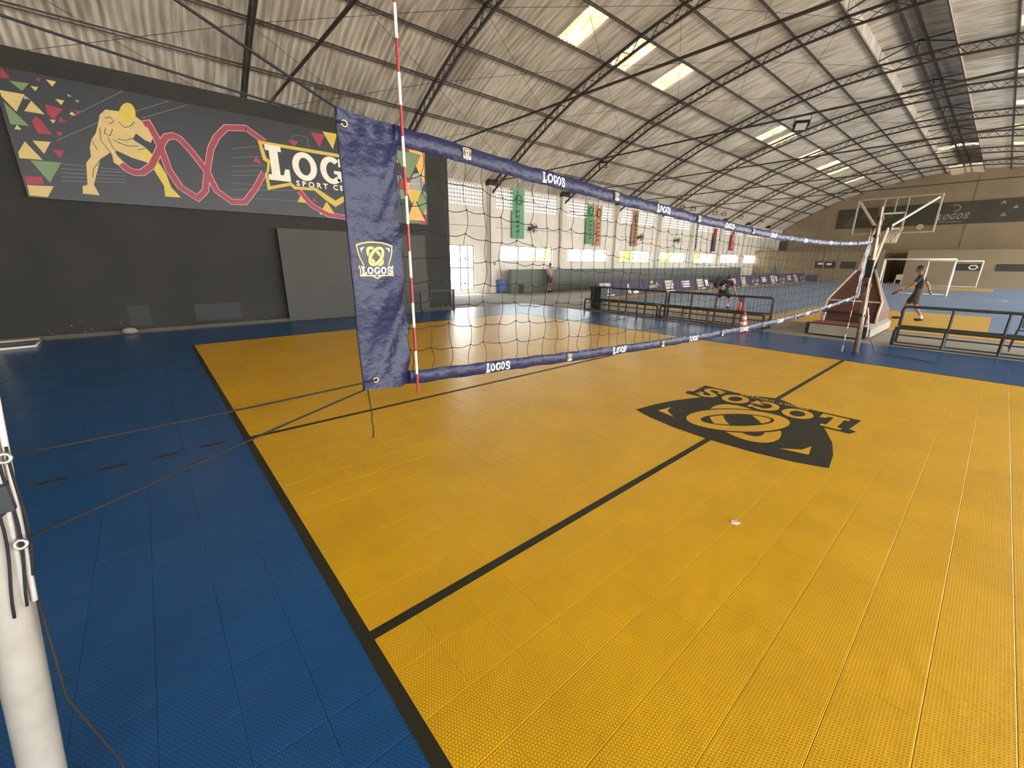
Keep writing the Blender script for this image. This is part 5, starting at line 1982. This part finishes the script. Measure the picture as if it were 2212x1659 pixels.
walk = dict(pel=(0, 0, .90), spn=(0, .01, 1.06), chs=(0, .04, 1.27), nck=(0, .06, 1.42), hd0=(0, .08, 1.49), hed=(0, .11, 1.555),
            shL=(-.17, .03, 1.34), elL=(-.24, .14, 1.10), wrL=(-.22, .33, .96), shR=(.17, .05, 1.34), elR=(.24, -.14, 1.12), wrR=(.23, -.22, .92),
            hpL=(.09, .02, .86), knL=(.09, .20, .48), anL=(.09, .30, .10), toL=(.09, .47, .03), hpR=(-.09, -.01, .86), knR=(-.09, -.02, .46), anR=(-.09, -.24, .10), toR=(-.09, -.09, .03))
p1 = person('person', (13.35, .03, 0), walk, (0, 1, 0), 'walking man in black shirt and dark shorts behind the right bench', M_BLK, M_GRY, M_SKIN)
bt = MB()
c0 = Vector((13.13, .50, .86))
bt.tube([c0 + Vector((0, -.06, .04)), c0 + Vector((0, .10, -.05))], .035, 10)
bt.tube([c0 + Vector((0, .10, -.05)), c0 + Vector((0, .13, -.066))], [.02, .018], 10)
tag(bt.build('water_bottle', mat('maroon bottle', (128, 58, 74), .4, var=.05), smooth=True), "maroon bottle held in the walking man's hand", 'bottle')

crouch = dict(pel=(0, 0, .68), spn=(.08, 0, .80), chs=(.20, 0, .96), nck=(.30, 0, 1.05), hd0=(.35, 0, 1.09), hed=(.40, 0, 1.13),
              shL=(.20, .17, .99), elL=(.20, .30, .78), wrL=(.34, .30, .60), shR=(.20, -.17, .99), elR=(.18, -.30, .80), wrR=(.30, -.33, .62),
              hpL=(0, .10, .64), knL=(.20, .20, .40), anL=(.02, .22, .10), toL=(.17, .25, .03), hpR=(0, -.10, .64), knR=(.20, -.20, .40), anR=(.02, -.22, .10), toR=(.17, -.25, .03))
p2 = person('person', (12.0, 5.40, 0), crouch, (1, 0, 0), 'crouching player in black jersey number 6 beyond the benches', M_BLK, M_BLK, M_SKIN2)
nmb = MB()
text_mesh('6', .36, lambda x, y: (12.0 - .125 + .58 * (y + .02), 5.40 - x, .70 + .82 * (y + .02)), nmb, bold=.006)
nmb.build('jersey_number', M_PRW, p2)
bl = MB()
bc = Vector((12.50, 4.86, .36))
vs_, fs_ = [], []
for j in range(13):
    p = math.pi * j / 12
    for i in range(20):
        a = 2 * math.pi * i / 20
        vs_.append(bc + Vector((math.sin(p) * math.cos(a), math.sin(p) * math.sin(a), math.cos(p))) * .12)
for j in range(12):
    for i in range(20):
        fs_.append((j * 20 + i, (j + 1) * 20 + i, (j + 1) * 20 + (i + 1) % 20, j * 20 + (i + 1) % 20))
ball = thing('basketball', tuple(bc), 'orange basketball bouncing beside the crouching player', 'ball')
bl.add(vs_, fs_).build('cover', mat('orange ball leather', (186, 72, 66), .6, var=.08), ball, smooth=True)
for k in range(3):
    mb = MB()
    ax = [(1, 0, 0), (0, 1, 0), (0, 0, 1)][k]
    pts = []
    for a in np.linspace(0, 2 * math.pi, 25)[:-1]:
        c_, s_ = math.cos(a) * .1205, math.sin(a) * .1205
        pts.append(bc + Vector([(0, c_, s_), (c_, 0, s_), (c_, s_, 0)][k]))
    mb.tube(pts, .003, 4, closed=True).build('seam', M_DARKSIGN, ball)

stand = dict(pel=(0, 0, .88), spn=(0, 0, 1.03), chs=(0, 0, 1.23), nck=(0, 0, 1.38), hd0=(-.01, -.01, 1.45), hed=(-.01, -.02, 1.51),
             shL=(-.17, 0, 1.31), elL=(-.22, -.04, 1.06), wrL=(-.12, -.20, .98), shR=(.17, 0, 1.31), elR=(.24, -.04, 1.07), wrR=(.24, -.12, .84),
             hpL=(-.09, 0, .84), knL=(-.10, -.03, .46), anL=(-.10, .02, .09), toL=(-.11, -.14, .03), hpR=(.09, 0, .84), knR=(.10, -.03, .46), anR=(.10, .02, .09), toR=(.12, -.14, .03))
person('person', (12.95, 15.75, -.012), stand, (-.3, -1, 0), 'person in a light grey shirt standing at the dark low wall', M_LGR, M_GRY, M_SKIN2)

sc_ = MB()
sc_.add([(-2.22, -.77, .002), (-2.19, -.79, .012), (-2.17, -.76, .003), (-2.20, -.73, .010), (-2.24, -.74, .004)], [(0, 1, 4), (1, 2, 3), (1, 3, 4)])
tag(sc_.build('paper_scrap', M_PRW), 'tiny white paper scrap on the yellow tiles near the emblem', 'litter')

# ------------------------------------------------------------------ outside the windows
M_LEAF = mat('sunlit leaves', (150, 172, 40), .7, var=.35, scale=3)
M_TRUNK = mat('pale trunk', (130, 108, 84), .9, var=.2)
rgs = random.Random(21)


def shrub(x, y, h, r, n, label):
    s = thing('garden_shrub', (x, y, -.08), label, 'shrub', 'sunlit shrubs outside the windows')
    MB().tube([(x, y, -.1), (x + .05, y, h * .5), (x, y, h * .8)], [.07, .05, .02], 6).build('stem', M_TRUNK, s)
    mb = MB()
    for _ in range(n):
        a, b = rgs.uniform(0, 2 * math.pi), rgs.uniform(-1, 1)
        q = r * rgs.uniform(.4, 1) ** .5
        c = Vector((x + q * math.cos(a) * math.sqrt(1 - b * b), y + q * math.sin(a) * math.sqrt(1 - b * b), h + q * b * .8))
        u = Vector((rgs.uniform(-1, 1), rgs.uniform(-1, 1), rgs.uniform(-1, 1))).normalized() * rgs.uniform(.10, .2)
        v = u.cross(Vector((rgs.uniform(-1, 1), rgs.uniform(-1, 1), rgs.uniform(-1, 1)))).normalized() * rgs.uniform(.05, .09)
        mb.add([c - u, c + v, c + u, c - v], [(0, 1, 2, 3)])
    mb.build('foliage', M_LEAF, s, kind='stuff')


shrub(20.5, 24.5, 2.4, 1.1, 900, 'leafy sunlit shrub behind the right pane of the first window')
shrub(33.8, 25.5, 2.3, 1.3, 900, 'leafy sunlit shrub behind the third window')
shrub(40.5, 25.0, 2.5, 1.7, 1200, 'broad sunlit shrub filling the fourth window')
shrub(50.5, 26.0, 2.6, 1.0, 600, 'small sunlit shrub behind the fifth window')
ow = thing('garden_house', (33, 32, 0), 'low salmon house with a tiled roof seen through the middle windows', 'house')
box('wall', mat('salmon render', (240, 214, 196), .9, var=.06), ow, 27, 42, 31, 36, -.1, 2.6)
mb = MB()
mb.add([(26.6, 30.4, 2.6), (42.4, 30.4, 2.6), (42.4, 33.5, 3.6), (26.6, 33.5, 3.6), (42.4, 36.6, 2.6), (26.6, 36.6, 2.6)], [(0, 1, 2, 3), (3, 2, 4, 5), (0, 3, 5), (1, 4, 2), (0, 5, 4, 1)])
mb.build('roof', mat('clay roof', (220, 160, 130), .9, var=.12), ow)
